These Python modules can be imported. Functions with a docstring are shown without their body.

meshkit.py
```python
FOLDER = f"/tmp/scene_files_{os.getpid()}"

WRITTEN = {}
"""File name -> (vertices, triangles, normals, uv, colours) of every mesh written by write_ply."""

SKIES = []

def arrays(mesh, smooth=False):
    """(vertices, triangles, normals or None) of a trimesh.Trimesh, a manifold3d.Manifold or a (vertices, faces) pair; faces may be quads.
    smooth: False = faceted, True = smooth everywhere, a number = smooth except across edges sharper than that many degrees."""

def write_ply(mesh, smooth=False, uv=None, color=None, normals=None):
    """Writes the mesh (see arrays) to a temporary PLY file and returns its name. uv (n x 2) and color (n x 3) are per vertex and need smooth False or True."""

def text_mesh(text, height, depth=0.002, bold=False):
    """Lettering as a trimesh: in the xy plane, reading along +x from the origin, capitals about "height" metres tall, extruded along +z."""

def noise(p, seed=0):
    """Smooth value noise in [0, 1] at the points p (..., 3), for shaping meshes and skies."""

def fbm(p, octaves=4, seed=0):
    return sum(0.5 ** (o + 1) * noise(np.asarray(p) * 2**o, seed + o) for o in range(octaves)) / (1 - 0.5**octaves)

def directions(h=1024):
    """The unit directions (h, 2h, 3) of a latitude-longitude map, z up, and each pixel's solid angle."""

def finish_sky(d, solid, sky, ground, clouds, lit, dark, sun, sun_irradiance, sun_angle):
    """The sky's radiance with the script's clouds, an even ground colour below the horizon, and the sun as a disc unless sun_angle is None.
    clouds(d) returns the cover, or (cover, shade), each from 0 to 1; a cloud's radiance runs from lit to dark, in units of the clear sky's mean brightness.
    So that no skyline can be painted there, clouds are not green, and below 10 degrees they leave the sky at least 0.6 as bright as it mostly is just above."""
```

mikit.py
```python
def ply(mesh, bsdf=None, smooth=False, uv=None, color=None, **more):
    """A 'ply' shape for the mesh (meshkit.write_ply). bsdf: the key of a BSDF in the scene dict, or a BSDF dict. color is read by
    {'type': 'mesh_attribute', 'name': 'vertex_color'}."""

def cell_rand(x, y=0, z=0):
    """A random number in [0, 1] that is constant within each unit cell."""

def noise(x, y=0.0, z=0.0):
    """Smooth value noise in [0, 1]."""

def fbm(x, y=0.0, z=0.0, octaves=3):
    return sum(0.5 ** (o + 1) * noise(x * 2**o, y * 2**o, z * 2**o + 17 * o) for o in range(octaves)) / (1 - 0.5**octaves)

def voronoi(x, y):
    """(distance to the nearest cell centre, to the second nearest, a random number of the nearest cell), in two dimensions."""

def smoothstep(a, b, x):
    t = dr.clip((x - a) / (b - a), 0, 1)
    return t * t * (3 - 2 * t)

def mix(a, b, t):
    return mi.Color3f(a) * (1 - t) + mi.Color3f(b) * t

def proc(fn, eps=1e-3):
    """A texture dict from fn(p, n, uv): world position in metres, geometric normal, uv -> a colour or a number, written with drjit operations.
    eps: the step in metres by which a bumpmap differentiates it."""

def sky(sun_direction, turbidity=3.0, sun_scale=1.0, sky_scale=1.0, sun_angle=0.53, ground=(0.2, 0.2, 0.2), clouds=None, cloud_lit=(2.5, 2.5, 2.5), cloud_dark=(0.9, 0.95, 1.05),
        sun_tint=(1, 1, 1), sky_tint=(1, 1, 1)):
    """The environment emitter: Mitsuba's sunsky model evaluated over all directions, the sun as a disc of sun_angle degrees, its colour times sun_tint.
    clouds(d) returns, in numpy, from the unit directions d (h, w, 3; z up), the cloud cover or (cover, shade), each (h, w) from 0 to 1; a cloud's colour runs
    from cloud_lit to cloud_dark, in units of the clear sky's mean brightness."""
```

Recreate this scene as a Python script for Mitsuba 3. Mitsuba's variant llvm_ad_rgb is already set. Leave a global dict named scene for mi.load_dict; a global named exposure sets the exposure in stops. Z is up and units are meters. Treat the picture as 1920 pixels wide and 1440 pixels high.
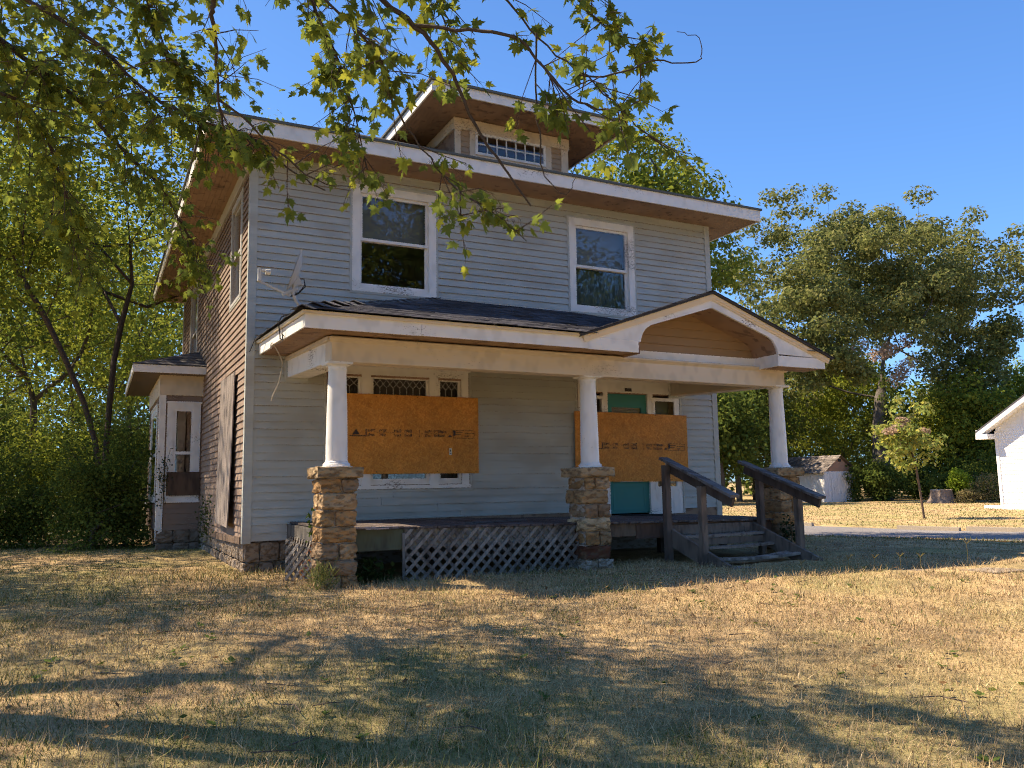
import math
import numpy as np
import drjit as dr
import mitsuba as mi
import mikit
import meshkit
from mikit import ply, proc, noise, fbm, voronoi, cell_rand, smoothstep, mix

T = mi.ScalarTransform4f
scene, labels = {"type": "scene"}, {}

# ------------------------------------------------------------------ camera, sky, exposure
CAM = np.array([-1.8928, -12.1163, 1.0631])
YAW, PITCH, ROLL = 0.4722, 0.1234, -0.0172
FW = np.array([math.sin(YAW) * math.cos(PITCH), math.cos(YAW) * math.cos(PITCH), math.sin(PITCH)])
RT = np.cross(FW, [0, 0, 1]); RT /= np.linalg.norm(RT)
UP = np.cross(RT, FW)
UP = -math.sin(ROLL) * RT + math.cos(ROLL) * UP
scene["camera"] = {"type": "perspective", "fov": 64.34, "fov_axis": "x", "near_clip": 0.05, "far_clip": 2000.0,
                   "to_world": T().look_at(origin=CAM.tolist(), target=(CAM + FW).tolist(), up=UP.tolist())}
SUN = np.array([-0.505, 0.409, 0.760])
scene["sky"] = mikit.sky(SUN.tolist(), turbidity=2.3, sky_tint=(0.60, 0.80, 1.04), sun_tint=(1.04, 1.02, 0.98), ground=(0.16, 0.13, 0.09))
exposure = 2.8


# ------------------------------------------------------------------ helpers
def numbered(key):
    if key not in scene and key not in labels:
        return key
    n = 1
    while f"{key}_{n:03d}" in scene or f"{key}_{n:03d}" in labels:
        n += 1
    return f"{key}_{n:03d}"


def thing(name, label, category, group=None, kind=None):
    key = numbered(name)
    labels[key] = {"label": label, "category": category}
    if group:
        labels[key]["group"] = group
    if kind:
        labels[key]["kind"] = kind
    return key


def add(parent, name, mesh, bsdf, smooth=False, label=None, kind=None, **kw):
    """One entry of the scene; parent may be None or a key."""
    key = numbered(f"{parent}__{name}" if parent else name)
    if isinstance(mesh, MB):
        v, f, c = mesh.arrays()
    else:
        v, f, c = mesh
    if len(f) == 0:
        return key
    if bsdf in COLORED:
        if c is None:
            c = np.full((len(v), 3), 0.5)
        scene[key] = ply((v, f), bsdf, smooth=bool(smooth), color=c, **kw)
    else:
        scene[key] = ply((v, f), bsdf, smooth=smooth, **kw)
    if label or kind:
        labels.setdefault(key, {})
        if label:
            labels[key]["label"] = label
        if kind:
            labels[key]["kind"] = kind
    return key


BOXF = np.array([[0, 2, 3], [0, 3, 1], [4, 5, 7], [4, 7, 6], [0, 1, 5], [0, 5, 4], [2, 6, 7], [2, 7, 3], [0, 4, 6], [0, 6, 2], [1, 3, 7], [1, 7, 5]])


class MB:
    """A mesh under construction: vertices, triangles and one colour per vertex."""

    def __init__(self, color=(0.5, 0.5, 0.5)):
        self.v, self.f, self.c, self.n, self.color = [], [], [], 0, color

    def put(self, v, f, color=None):
        v = np.asarray(v, float).reshape(-1, 3)
        f = np.asarray(f, int)
        if f.shape[1] == 4:
            f = np.vstack([f[:, [0, 1, 2]], f[:, [0, 2, 3]]])
        c = np.asarray(self.color if color is None else color, float)
        self.v.append(v); self.f.append(f + self.n); self.n += len(v)
        self.c.append(np.broadcast_to(c, (len(v), 3)))
        return self

    def box(self, x0, x1, y0, y1, z0, z1, color=None):
        v = [(x, y, z) for x in (x0, x1) for y in (y0, y1) for z in (z0, z1)]
        return self.put(v, BOXF, color)

    def bar(self, p, q, w, h, up=(0, 0, 1), color=None):
        """A rectangular bar from p to q, w wide sideways and h high along up."""
        p, q = np.asarray(p, float), np.asarray(q, float)
        t = (q - p) / np.linalg.norm(q - p)
        s = np.cross(t, up); s /= np.linalg.norm(s)
        u = np.cross(s, t)
        v = [a + s * i * w / 2 + u * j * h / 2 for a in (p, q) for i in (-1, 1) for j in (-1, 1)]
        return self.put(v, BOXF, color)

    def tube(self, pts, r, sides=6, color=None):
        p = np.asarray(pts, float)
        r = np.broadcast_to(np.asarray(r, float), (len(p),))
        t = np.gradient(p, axis=0); t /= np.linalg.norm(t, axis=1, keepdims=True) + 1e-12
        a = np.cross(t, np.where(np.abs(t[:1, 2:]) < 0.9, [[0, 0, 1.0]], [[1.0, 0, 0]])); a /= np.linalg.norm(a, axis=1, keepdims=True) + 1e-12
        b = np.cross(t, a)
        ang = np.arange(sides) * 2 * np.pi / sides
        v = p[:, None] + r[:, None, None] * (np.cos(ang)[None, :, None] * a[:, None] + np.sin(ang)[None, :, None] * b[:, None])
        i, j = np.meshgrid(np.arange(len(p) - 1), np.arange(sides), indexing="ij")
        q = np.stack([i * sides + j, i * sides + (j + 1) % sides, (i + 1) * sides + (j + 1) % sides, (i + 1) * sides + j], -1).reshape(-1, 4)
        self.put(v.reshape(-1, 3), q, color)
        m = len(p) * sides
        for base, pt in ((0, p[0]), (m - sides, p[-1])):
            self.put(np.vstack([v.reshape(-1, 3)[base:base + sides], [pt]]), [[k, (k + 1) % sides, sides] for k in range(sides)], color)
        return self

    def prism(self, poly, fn, a, b, color=None):
        """Extrude a polygon (list of 2-vectors, may be non-convex) from a to b; fn(u, v, t) gives the point."""
        import shapely
        import trimesh
        pg = shapely.Polygon(poly)
        tv, tf = trimesh.creation.triangulate_polygon(pg, engine="earcut")
        n = len(tv)
        v = [fn(u, w, t) for t in (a, b) for u, w in tv]
        f = [list(x) for x in tf] + [[x[0] + n, x[2] + n, x[1] + n] for x in tf]
        self.put(v, f, color)
        ring = list(pg.exterior.coords)[:-1]
        m = len(ring)
        v = [fn(u, w, t) for t in (a, b) for u, w in ring]
        return self.put(v, [[k, (k + 1) % m, m + (k + 1) % m, m + k] for k in range(m)], color)

    def lathe(self, center, profile, sides=24, color=None):
        """profile: (radius, z) from bottom to top."""
        pr = np.asarray(profile, float)
        ang = np.arange(sides) * 2 * np.pi / sides
        v = np.stack([center[0] + pr[:, :1] * np.cos(ang), center[1] + pr[:, :1] * np.sin(ang), center[2] + np.broadcast_to(pr[:, 1:], (len(pr), sides))], -1)
        i, j = np.meshgrid(np.arange(len(pr) - 1), np.arange(sides), indexing="ij")
        q = np.stack([i * sides + j, i * sides + (j + 1) % sides, (i + 1) * sides + (j + 1) % sides, (i + 1) * sides + j], -1).reshape(-1, 4)
        return self.put(v.reshape(-1, 3), q, color)

    def arrays(self):
        if not self.v:
            return np.zeros((0, 3)), np.zeros((0, 3), int), np.zeros((0, 3))
        return np.vstack(self.v), np.vstack(self.f), np.vstack(self.c)

    def warp(self, fn):
        v, f, c = self.arrays()
        self.v, self.f, self.c = [fn(v)], [f], [c]
        return self


def one(color=(0.5, 0.5, 0.5)):
    return MB(color)


def frame_map(origin, u, w):
    """A wall's own coordinates (along, out, up) to the world."""
    o, u, w = (np.asarray(x, float) for x in (origin, u, w))

    def m(v):
        v = np.asarray(v, float)
        return o + v[:, :1] * u + v[:, 1:2] * w + v[:, 2:] * np.array([0, 0, 1.0])
    return m


# ------------------------------------------------------------------ materials
COLORED = {"painted", "leaf", "grass_blade", "bark", "stone", "shingle", "old_wood"}


def matte(color, rough=0.7, spec=0.3, bump=None, scale=1.0):
    d = {"type": "principled", "base_color": color if isinstance(color, dict) else {"type": "rgb", "value": list(color)},
         "roughness": rough, "specular": spec}
    if bump:
        d = {"type": "bumpmap", "arbitrary": bump, "scale": scale, "bsdf": d}
    return {"type": "twosided", "bsdf": d}


VC = {"type": "mesh_attribute", "name": "vertex_color"}


def peel(base, wood, amount):
    def fn(p, n, uv):
        big = fbm(p.x * 1.3 + 3.1, p.y * 1.3, p.z * 1.9, 2)
        fine = fbm(p.x * 45, p.y * 45, p.z * 95, 2)
        chip = smoothstep(0.0, 0.03, fine - (1.0 - amount * smoothstep(0.50, 0.80, big)))
        dirt = fbm(p.x * 9, p.y * 9, p.z * 5, 2)
        c = mix(base, tuple(0.88 * x for x in base), smoothstep(0.45, 0.8, dirt))
        return mix(c, wood, chip)
    return fn


def f_vinyl(p, n, uv):
    d = fbm(p.x * 1.7, p.y * 1.7, p.z * 3.0, 3)
    g = noise(p.x * 3, p.y * 3, p.z * 110)
    return mix((0.415, 0.43, 0.40), (0.37, 0.37, 0.33), smoothstep(0.4, 0.75, d)) * (0.95 + 0.09 * g) * (0.96 + 0.08 * cell_rand(p.z * 8.73 - 0.01, dr.floor(p.x * 0.4)))


def f_clap(p, n, uv):
    d = fbm(p.x * 2, p.y * 2.2, p.z * 2.2, 3)
    g = fbm(p.x * 30, p.y * 3.0, p.z * 70, 2)
    c = mix((0.235, 0.17, 0.128), (0.17, 0.118, 0.088), smoothstep(0.4, 0.7, d))
    return mix(c, (0.33, 0.27, 0.22), smoothstep(0.62, 0.72, g) * smoothstep(0.35, 0.6, d) * 0.7)


def f_soffit(p, n, uv):
    d = fbm(p.x * 3, p.y * 3, p.z * 3, 3)
    g = fbm(p.x * 9 + p.y * 2, p.y * 11, p.z * 9, 2)
    c = mix((0.31, 0.20, 0.13), (0.25, 0.158, 0.10), smoothstep(0.35, 0.7, d))
    return mix(c, (0.09, 0.052, 0.034), smoothstep(0.60, 0.75, g) * 0.55)


def f_osb(p, n, uv):
    s = p.x + p.y
    c = mi.Color3f(0.54, 0.215, 0.032)
    for k, (ang, sx, sz) in enumerate(((0.5, 15, 70), (1.9, 17, 75), (2.7, 14, 60), (1.1, 19, 80))):
        u = s * math.cos(ang) + p.z * math.sin(ang)
        v = p.z * math.cos(ang) - s * math.sin(ang)
        row = cell_rand(v * sz, k, 5)
        r = cell_rand(u * sx + row * 7.0, v * sz, k)
        on = smoothstep(0.62, 0.64, cell_rand(u * sx + row * 7.0, v * sz, k + 20))
        c = mix(c, mix((0.42, 0.155, 0.022), (0.68, 0.32, 0.07), r), on * 0.65)
    return c * (0.86 + 0.28 * fbm(s * 5, p.z * 5, 0, 2))


def f_road(p, n, uv):
    g = fbm(p.x * 40, p.y * 40, 0, 2)
    d = fbm(p.x * 0.6, p.y * 0.25, 3, 3)
    return mix((0.12, 0.114, 0.114), (0.165, 0.157, 0.153), d) * (0.8 + 0.4 * g)


def f_ground(p, n, uv):
    big = fbm(p.x * 0.45 + 11, p.y * 0.45, 1.5, 3)
    mid = fbm(p.x * 2.6, p.y * 2.6, 4.0, 3)
    fine = fbm(p.x * 60, p.y * 60, 0, 2)
    c = mix((0.34, 0.245, 0.125), (0.22, 0.155, 0.085), smoothstep(0.35, 0.7, mid))
    c = mix(c, (0.17, 0.175, 0.06), smoothstep(0.42, 0.68, big) * 0.55)
    return c * (0.6 + 0.75 * fine)


def f_bump_stone(p, n, uv):
    return fbm(p.x * 26, p.y * 26, p.z * 26, 3)


def f_bump_wood(p, n, uv):
    return fbm(p.x * 60, p.y * 60, p.z * 60, 2)


def f_oldwood(p, n, uv):
    return 0.6 * smoothstep(0.35, 0.8, fbm(p.x * 15 + p.y * 15, p.y * 3, p.z * 3.5, 3)) + 0.2 * noise(p.x * 60, p.y * 60, p.z * 9)


def f_stain(p, n, uv):
    return 0.8 * smoothstep(0.44, 0.72, fbm(p.x * 16, p.y * 16, p.z * 24, 4))


def blotched(dark, fn, rough, bump, scale):
    """The vertex colour with darker grain and stains over it."""
    a = {"type": "principled", "base_color": VC, "roughness": rough, "specular": 0.25}
    b = {"type": "principled", "base_color": {"type": "rgb", "value": list(dark)}, "roughness": rough, "specular": 0.2}
    m = {"type": "blendbsdf", "weight": proc(fn), "bsdf_0": a, "bsdf_1": b}
    return {"type": "twosided", "bsdf": {"type": "bumpmap", "arbitrary": bump, "scale": scale, "bsdf": m}}


def f_bump_bark(p, n, uv):
    return fbm(p.x * 22, p.y * 22, p.z * 6, 3)


WOOD = (0.20, 0.165, 0.135)
scene["painted"] = matte(VC, 0.6, 0.35)
scene["white_paint"] = matte(proc(peel((0.74, 0.72, 0.68), WOOD, 0.47)), 0.5, 0.4)
scene["cream_paint"] = matte(proc(peel((0.61, 0.515, 0.385), (0.30, 0.22, 0.15), 0.42)), 0.55, 0.4)
scene["vinyl"] = matte(proc(f_vinyl), 0.45, 0.35)
scene["clapboard_paint"] = matte(proc(f_clap), 0.7, 0.3)
scene["brown_paint"] = matte(proc(f_soffit), 0.6, 0.3)
scene["osb"] = matte(proc(f_osb), 0.65, 0.3)
scene["stone"] = blotched((0.13, 0.085, 0.045), f_stain, 0.9, proc(f_bump_stone, 4e-3), 0.055)
scene["old_wood"] = blotched((0.040, 0.032, 0.028), f_oldwood, 0.8, proc(f_bump_wood, 3e-3), 0.010)
scene["shingle"] = matte(VC, 0.9, 0.2, proc(f_bump_wood, 3e-3), 0.012)
scene["bark"] = matte(VC, 0.9, 0.15, proc(f_bump_bark, 6e-3), 0.05)
scene["asphalt"] = matte(proc(f_road), 0.85, 0.25)
scene["earth"] = matte(proc(f_ground), 0.95, 0.1)
scene["leaf"] = {"type": "principledthin", "base_color": VC, "roughness": 0.36, "diff_trans": 1.0, "eta": 1.5}
scene["grass_blade"] = matte(VC, 0.75, 0.2)
scene["metal"] = matte((0.42, 0.42, 0.41), 0.4, 0.5)
scene["pane_glass"] = {"type": "thindielectric", "int_ior": 1.5}
# pane_glass is used on single sheets


# ------------------------------------------------------------------ the setting: lawn, road, walk
def sstep(a, b, x):
    t = np.clip((x - a) / (b - a), 0, 1)
    return t * t * (3 - 2 * t)


def road_s(x, y):
    """Distance across the road from its near edge (0) to its far edge (7)."""
    return ((x - 13.9) + 0.13 * (y - 2.5)) / math.hypot(1, 0.13)


def ground(x, y):
    x, y = np.asarray(x, float), np.asarray(y, float)
    dx = np.maximum(np.maximum(-x, x - 8.68), 0); dy = np.maximum(np.maximum(-2.6 - y, y - 10.2), 0)
    d = np.hypot(dx, dy)
    return -0.08 - 0.25 * sstep(1.6, 10, d) - 0.16 * sstep(-3, 5, y) * sstep(9, 14, x)


def lumps(x, y):
    q = np.stack([np.asarray(x) * 1.1, np.asarray(y) * 1.1, np.zeros_like(np.asarray(x, float))], -1)
    return 0.05 * (meshkit.fbm(q, 2, 3) - 0.5) + 0.035 * (meshkit.fbm(q * 5.0, 2, 9) - 0.5)


def axis(dense_a, dense_b, step, lo, hi):
    out = list(np.arange(dense_a, dense_b, step))
    s, x = step, dense_b
    while x < hi:
        out.append(x); s = min(s * 1.16, 60); x += s
    out.append(hi)
    s, x, left = step, dense_a, []
    while x > lo:
        s = min(s * 1.16, 60); x -= s; left.append(max(x, lo))
    return np.array(sorted(set(left)) + out)


gx, gy = axis(-4.5, 9.5, 0.085, -500, 500), axis(-10.5, -2.4, 0.085, -500, 500)
GX, GY = np.meshgrid(gx, gy, indexing="ij")
rs = road_s(GX, GY)
near = sstep(26, 12, np.hypot(GX - 1, GY + 5))
GZ = ground(GX, GY) + lumps(GX, GY) * near * sstep(0.0, -1.5, rs) - 0.14 * sstep(-0.5, 0.4, rs) * sstep(7.8, 6.8, rs)
nx, ny = len(gx), len(gy)
i, j = np.meshgrid(np.arange(nx - 1), np.arange(ny - 1), indexing="ij")
q = np.stack([i * ny + j, (i + 1) * ny + j, (i + 1) * ny + j + 1, i * ny + j + 1], -1).reshape(-1, 4)
lawn = MB().put(np.stack([GX, GY, GZ], -1).reshape(-1, 3), q)
add(None, "lawn", lawn, "earth", smooth=True)
labels["lawn"] = {"label": "dry tan and green mown lawn around the boarded house", "category": "lawn", "kind": "structure"}

ry = np.arange(-60, 160, 1.0)
rd = MB()
rx = np.linspace(-0.15, 7.25, 9)
RV = []
for y in ry:
    for s in rx:
        px, py = 13.9 - 0.13 * (y - 2.5) + s * 0.9916, y + s * 0.129
        RV.append((px, py, float(ground(px, py)) - 0.035 + 0.02 * math.sin(math.pi * max(0, min(1, s / 7.1)))))
k = len(rx)
rd.put(RV, [[a * k + b, a * k + b + 1, (a + 1) * k + b + 1, (a + 1) * k + b] for a in range(len(ry) - 1) for b in range(k - 1)])
add(None, "road", rd, "asphalt", smooth=True)
labels["road"] = {"label": "grey asphalt side street running past the right of the lawn", "category": "road", "kind": "structure"}
rng = np.random.default_rng(5)
kb = MB((0.33, 0.28, 0.22))
y = -25.0
while y < 60:
    L = rng.uniform(0.8, 2.2)
    if rng.random() < 0.72:
        px, py = 13.9 - 0.13 * (y - 2.5) + 7.2, y
        z = float(ground(px, py)) - 0.08
        kb.bar((px, py, z + rng.uniform(0.05, .08)), (px - 0.13 * L, py + L, z + rng.uniform(0.05, .08)), 0.13, 0.16)
    y += L + rng.uniform(0.02, 0.5)
add(None, "kerb", kb, "painted")
labels["kerb"] = {"label": "broken low concrete kerb along the far edge of the side street", "category": "kerb", "kind": "structure"}
wk = MB((0.27, 0.225, 0.17))
for (x0, y0, x1, y1) in ((6.9, -5.35, 7.55, -4.95), (7.9, -5.75, 8.6, -5.3), (8.95, -6.2, 9.6, -5.7)):
    z = float(ground((x0 + x1) / 2, (y0 + y1) / 2)) - 0.004
    wk.box(x0, x1, y0, y1, z - .08, z)
add(None, "path", wk, "stone")
labels["path"] = {"label": "half buried pale paving slabs in the lawn at the right", "category": "path", "kind": "structure"}

# ------------------------------------------------------------------ the house
house = thing("house", "two storey grey foursquare house with a stone pier porch and boarded openings", "house")
W, D, H = 8.68, 10.22, 6.06
FRONT = frame_map((0, 0, 0), (1, 0, 0), (0, -1, 0))
SIDE = frame_map((0, 0, 0), (0, 1, 0), (-1, 0, 0))


def cells(x0, x1, z0, z1, holes):
    """The rectangle without the holes, as rectangles."""
    xs = sorted({x0, x1, *[min(max(v, x0), x1) for h in holes for v in h[:2]]})
    zs = sorted({z0, z1, *[min(max(v, z0), z1) for h in holes for v in h[2:]]})
    for a, b in zip(xs, xs[1:]):
        for c, d in zip(zs, zs[1:]):
            mx, mz = (a + b) / 2, (c + d) / 2
            if not any(h[0] < mx < h[1] and h[2] < mz < h[3] for h in holes):
                yield a, b, c, d


def mapped(mb, m):
    return mb.warp(m)


def slab(x0, x1, z0, z1, holes, m, thick=0.14):
    mb = MB()
    for a, b, c, d in cells(x0, x1, z0, z1, holes):
        mb.box(a, b, -thick, 0, c, d)
    return mapped(mb, m)


def courses(holder, name, bsdf, x0, x1, z0, z1, step, holes, m, lip, rng, joint=3.6, taper=None):
    """Lapped boards in courses round the holes, each an entry of its own; returns the number built."""
    n = int(round((z1 - z0) / step)); step = (z1 - z0) / n
    for k in range(n):
        a, b = z0 + k * step, z0 + (k + 1) * step
        xs = sorted({x0, x1, *[v for h in holes if h[2] < b - 1e-6 and h[3] > a + 1e-6 for v in h[:2] if x0 < v < x1]})
        for l, r in zip(xs, xs[1:]):
            mid = (l + r) / 2
            lo, hi = a, b
            for h in holes:
                if h[0] < mid < h[1]:
                    if h[2] <= lo + 1e-6 and h[3] >= hi - 1e-6:
                        lo = hi = 0
                    elif lo < h[3] < hi and h[2] <= lo:
                        lo = h[3]
                    elif lo < h[2] < hi and h[3] >= hi:
                        hi = h[2]
            if hi - lo < 0.012:
                continue
            cuts = [l, r]
            if r - l > joint * 1.3:
                cuts = [l, l + rng.uniform(0.3, 0.7) * (r - l), r]
            for s, (p, q) in enumerate(zip(cuts, cuts[1:])):
                w = lip * (1 + rng.uniform(-.12, .12)) + (0.0012 if s else 0)
                t0, t1 = (lo - a) / step, (hi - a) / step
                w0, w1 = w + (0.003 - w) * t0, w + (0.003 - w) * t1
                d0, d1 = rng.normal(0, 0.0012, 2)
                v = []
                for x, dz in ((p, d0), (q - (0.004 if s == 0 and len(cuts) > 2 else 0), d1)):
                    u = min(.034, (hi - lo) * .45)
                    v += [(x, 0.0, lo + u + dz), (x, w0 - .004, lo + dz), (x, w0, lo + dz), (x, w1, hi + dz), (x, 0.0, hi + dz)]
                f = [[0, 1, 6, 5], [1, 2, 7, 6], [2, 3, 8, 7], [3, 4, 9, 8], [0, 4, 3, 3], [0, 3, 2, 1], [5, 6, 7, 8], [5, 8, 9, 9]]
                add(holder, name, mapped(MB().put(v, f), m), bsdf)


def sash(mb, x0, x1, z0, z1, y0, y1, w, rail=None):
    rail = rail or w
    mb.box(x0, x0 + w, y0, y1, z0, z1).box(x1 - w, x1, y0, y1, z0, z1)
    return mb.box(x0 + w, x1 - w, y0, y1 - .001, z0, z0 + rail).box(x0 + w, x1 - w, y0, y1 - .001, z1 - w, z1)


def pane(holder, x0, x1, z0, z1, y, m, tilt=0.0):
    v = [(x0, y, z0), (x1, y + tilt, z0), (x1, y + tilt, z1), (x0, y, z1)]
    add(holder, "pane", mapped(MB().put(v, [[0, 1, 2, 3]]), m), "pane_glass")


def double_hung(x0, x1, z0, z1, m, casing=0.125, bsdf="white_paint", blind=None, trim="vinyl", lower_blind=None, label=None, tint=(.5, .5, .5)):
    """x0..z1: the outside of the casing. Casing, trim, two sashes with panes, and a blind behind the upper one."""
    w = add(house, "window", mapped(sash(MB(tint), x0, x1, z0, z1, -.10, .028, casing, casing * 0.6), m), bsdf, label=label)
    add(w, "trim", mapped(sash(MB(), x0 - .035, x1 + .035, z0 - .035, z1 + .035, 0, .022, .034), m), trim)
    a, b, c, d = x0 + casing, x1 - casing, z0 + casing * .6, z1 - casing
    mid = (c + d) / 2 + .01
    add(w, "sash", mapped(sash(MB(tint), a, b, mid - .02, d, -.045, -.012, .045, .045), m), bsdf)
    add(w, "sash", mapped(sash(MB(tint), a, b, c, mid + .02, -.085, -.05, .045, .07), m), bsdf)
    pane(w, a + .04, b - .04, mid + .02, d - .04, -.03, m, 0.004)
    pane(w, a + .04, b - .04, c + .06, mid - .01, -.07, m, -0.003)
    if blind:
        add(w, "blind", mapped(MB(blind).box(a, b, -.16, -.15, mid - .3 * 0, d), m), "painted")
    if lower_blind:
        cur = MB(lower_blind)
        n = 26
        xs = np.linspace(a, b, n); ys = -.2 + .025 * np.sin(np.arange(n) * 1.3)
        cur.put([(x, y, z) for x, y in zip(xs, ys) for z in (c - .05, mid)], [[2 * k, 2 * k + 2, 2 * k + 3, 2 * k + 1] for k in range(n - 1)])
        add(w, "curtain", mapped(cur, m), "painted")
    return (a - .001, b + .001, c, d)


rngh = np.random.default_rng(11)
# ---- windows and openings of the front
o1 = double_hung(1.53, 2.93, 4.10, 5.82, FRONT, blind=(0.09, 0.095, 0.10), label="larger upstairs window left of the satellite view, screen dark")
o2 = double_hung(5.48, 6.88, 4.10, 5.82, FRONT, blind=(0.085, 0.105, 0.14), lower_blind=(0.012, 0.035, 0.042), label="upstairs window with a blue tinted upper blind")
labels[house + "__window"]["label"] = "upstairs left window with dark panes and peeling white casing"
big = (1.15, 3.52, 1.03, 2.92)      # the wide window behind the board
door = (5.56, 7.80, 0.47, 2.90)
front_holes = [(1.53 - .03, 2.93 + .03, 4.07, 5.85), (5.48 - .03, 6.88 + .03, 4.07, 5.85), big, door]
inner_holes = [o1, o2, (1.33, 3.36, 1.10, 2.76), (5.86, 7.66, 0.5, 2.66)]
fw = add(house, "front_wall", slab(0.0, W, .33, H + .3, inner_holes, FRONT), "brown_paint")
courses(fw, "siding_board", "vinyl", 0.095, W - .095, 0.33, H - .02, 0.1146, [(h[0], h[1], h[2], h[3]) for h in front_holes] + [(0.62, W, 0, .585 - .0)], FRONT, 0.025, rngh)
add(fw, "top_trim", mapped(MB().box(.095, W - .095, 0, .022, H - .022, H), FRONT), "vinyl")
add(fw, "starter_trim", mapped(MB().box(.62, .66, 0, .024, .32, .58).box(.66, 5.5, 0, .02, .575, .60), FRONT), "vinyl")
for x0, x1 in ((-.025, .095), (W - .095, W + .025)):
    add(house, "corner_board", MB().box(x0, x1, -.026, .07, .30, H - .001), "vinyl")

# ---- the side wall, brown clapboards
sA, sB = (0.70, 1.80, 4.02, 5.72), (6.85, 8.30, 3.6, 5.72)
for s in (sA, sB):
    double_hung(*s, SIDE, casing=.09, bsdf="painted", trim="vinyl", blind=None, tint=(.36, .35, .33))
sw = add(house, "side_wall", slab(0.07, D, .335, H + .3, [(s[0] + .09, s[1] - .09, s[2] + .054, s[3] - .09) for s in (sA, sB)], SIDE), "brown_paint")
courses(sw, "clapboard", "clapboard_paint", 0.07, D - .08, 0.34, 5.84, 0.108, [(s[0] - .035, s[1] + .035, s[2] - .035, s[3] + .035) for s in (sA, sB)] + [(5.45, 9.0, 0, 3.75)], SIDE, 0.021, rngh, joint=2.6)
add(sw, "frieze_board", mapped(MB((.40, .385, .35)).box(.07, D, 0, .03, 5.84, H), SIDE), "painted")
add(house, "corner_board", MB().box(-.03, .07, D - .08, D + .02, .2, H), "vinyl")
add(house, "back_wall", MB().box(0, W, D - .12, D - .01, -.2, H + .3), "brown_paint")
add(house, "right_wall", MB().box(W - .12, W - .001, .141, D - .121, -.2, H + .3), "vinyl")
add(house, "ceiling", MB((.12, .1, .09)).box(.15, W - .15, .15, D - .15, 3.05, 3.2).box(.15, W - .15, .15, D - .15, 6.0, 6.1).box(.15, W - .15, .15, D - .15, .3, .4).box(4.2, 4.3, .15, D - .15, .4, 6.0).box(.15, W - .15, 4.4, 4.5, .4, 6.0), "painted")


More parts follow.
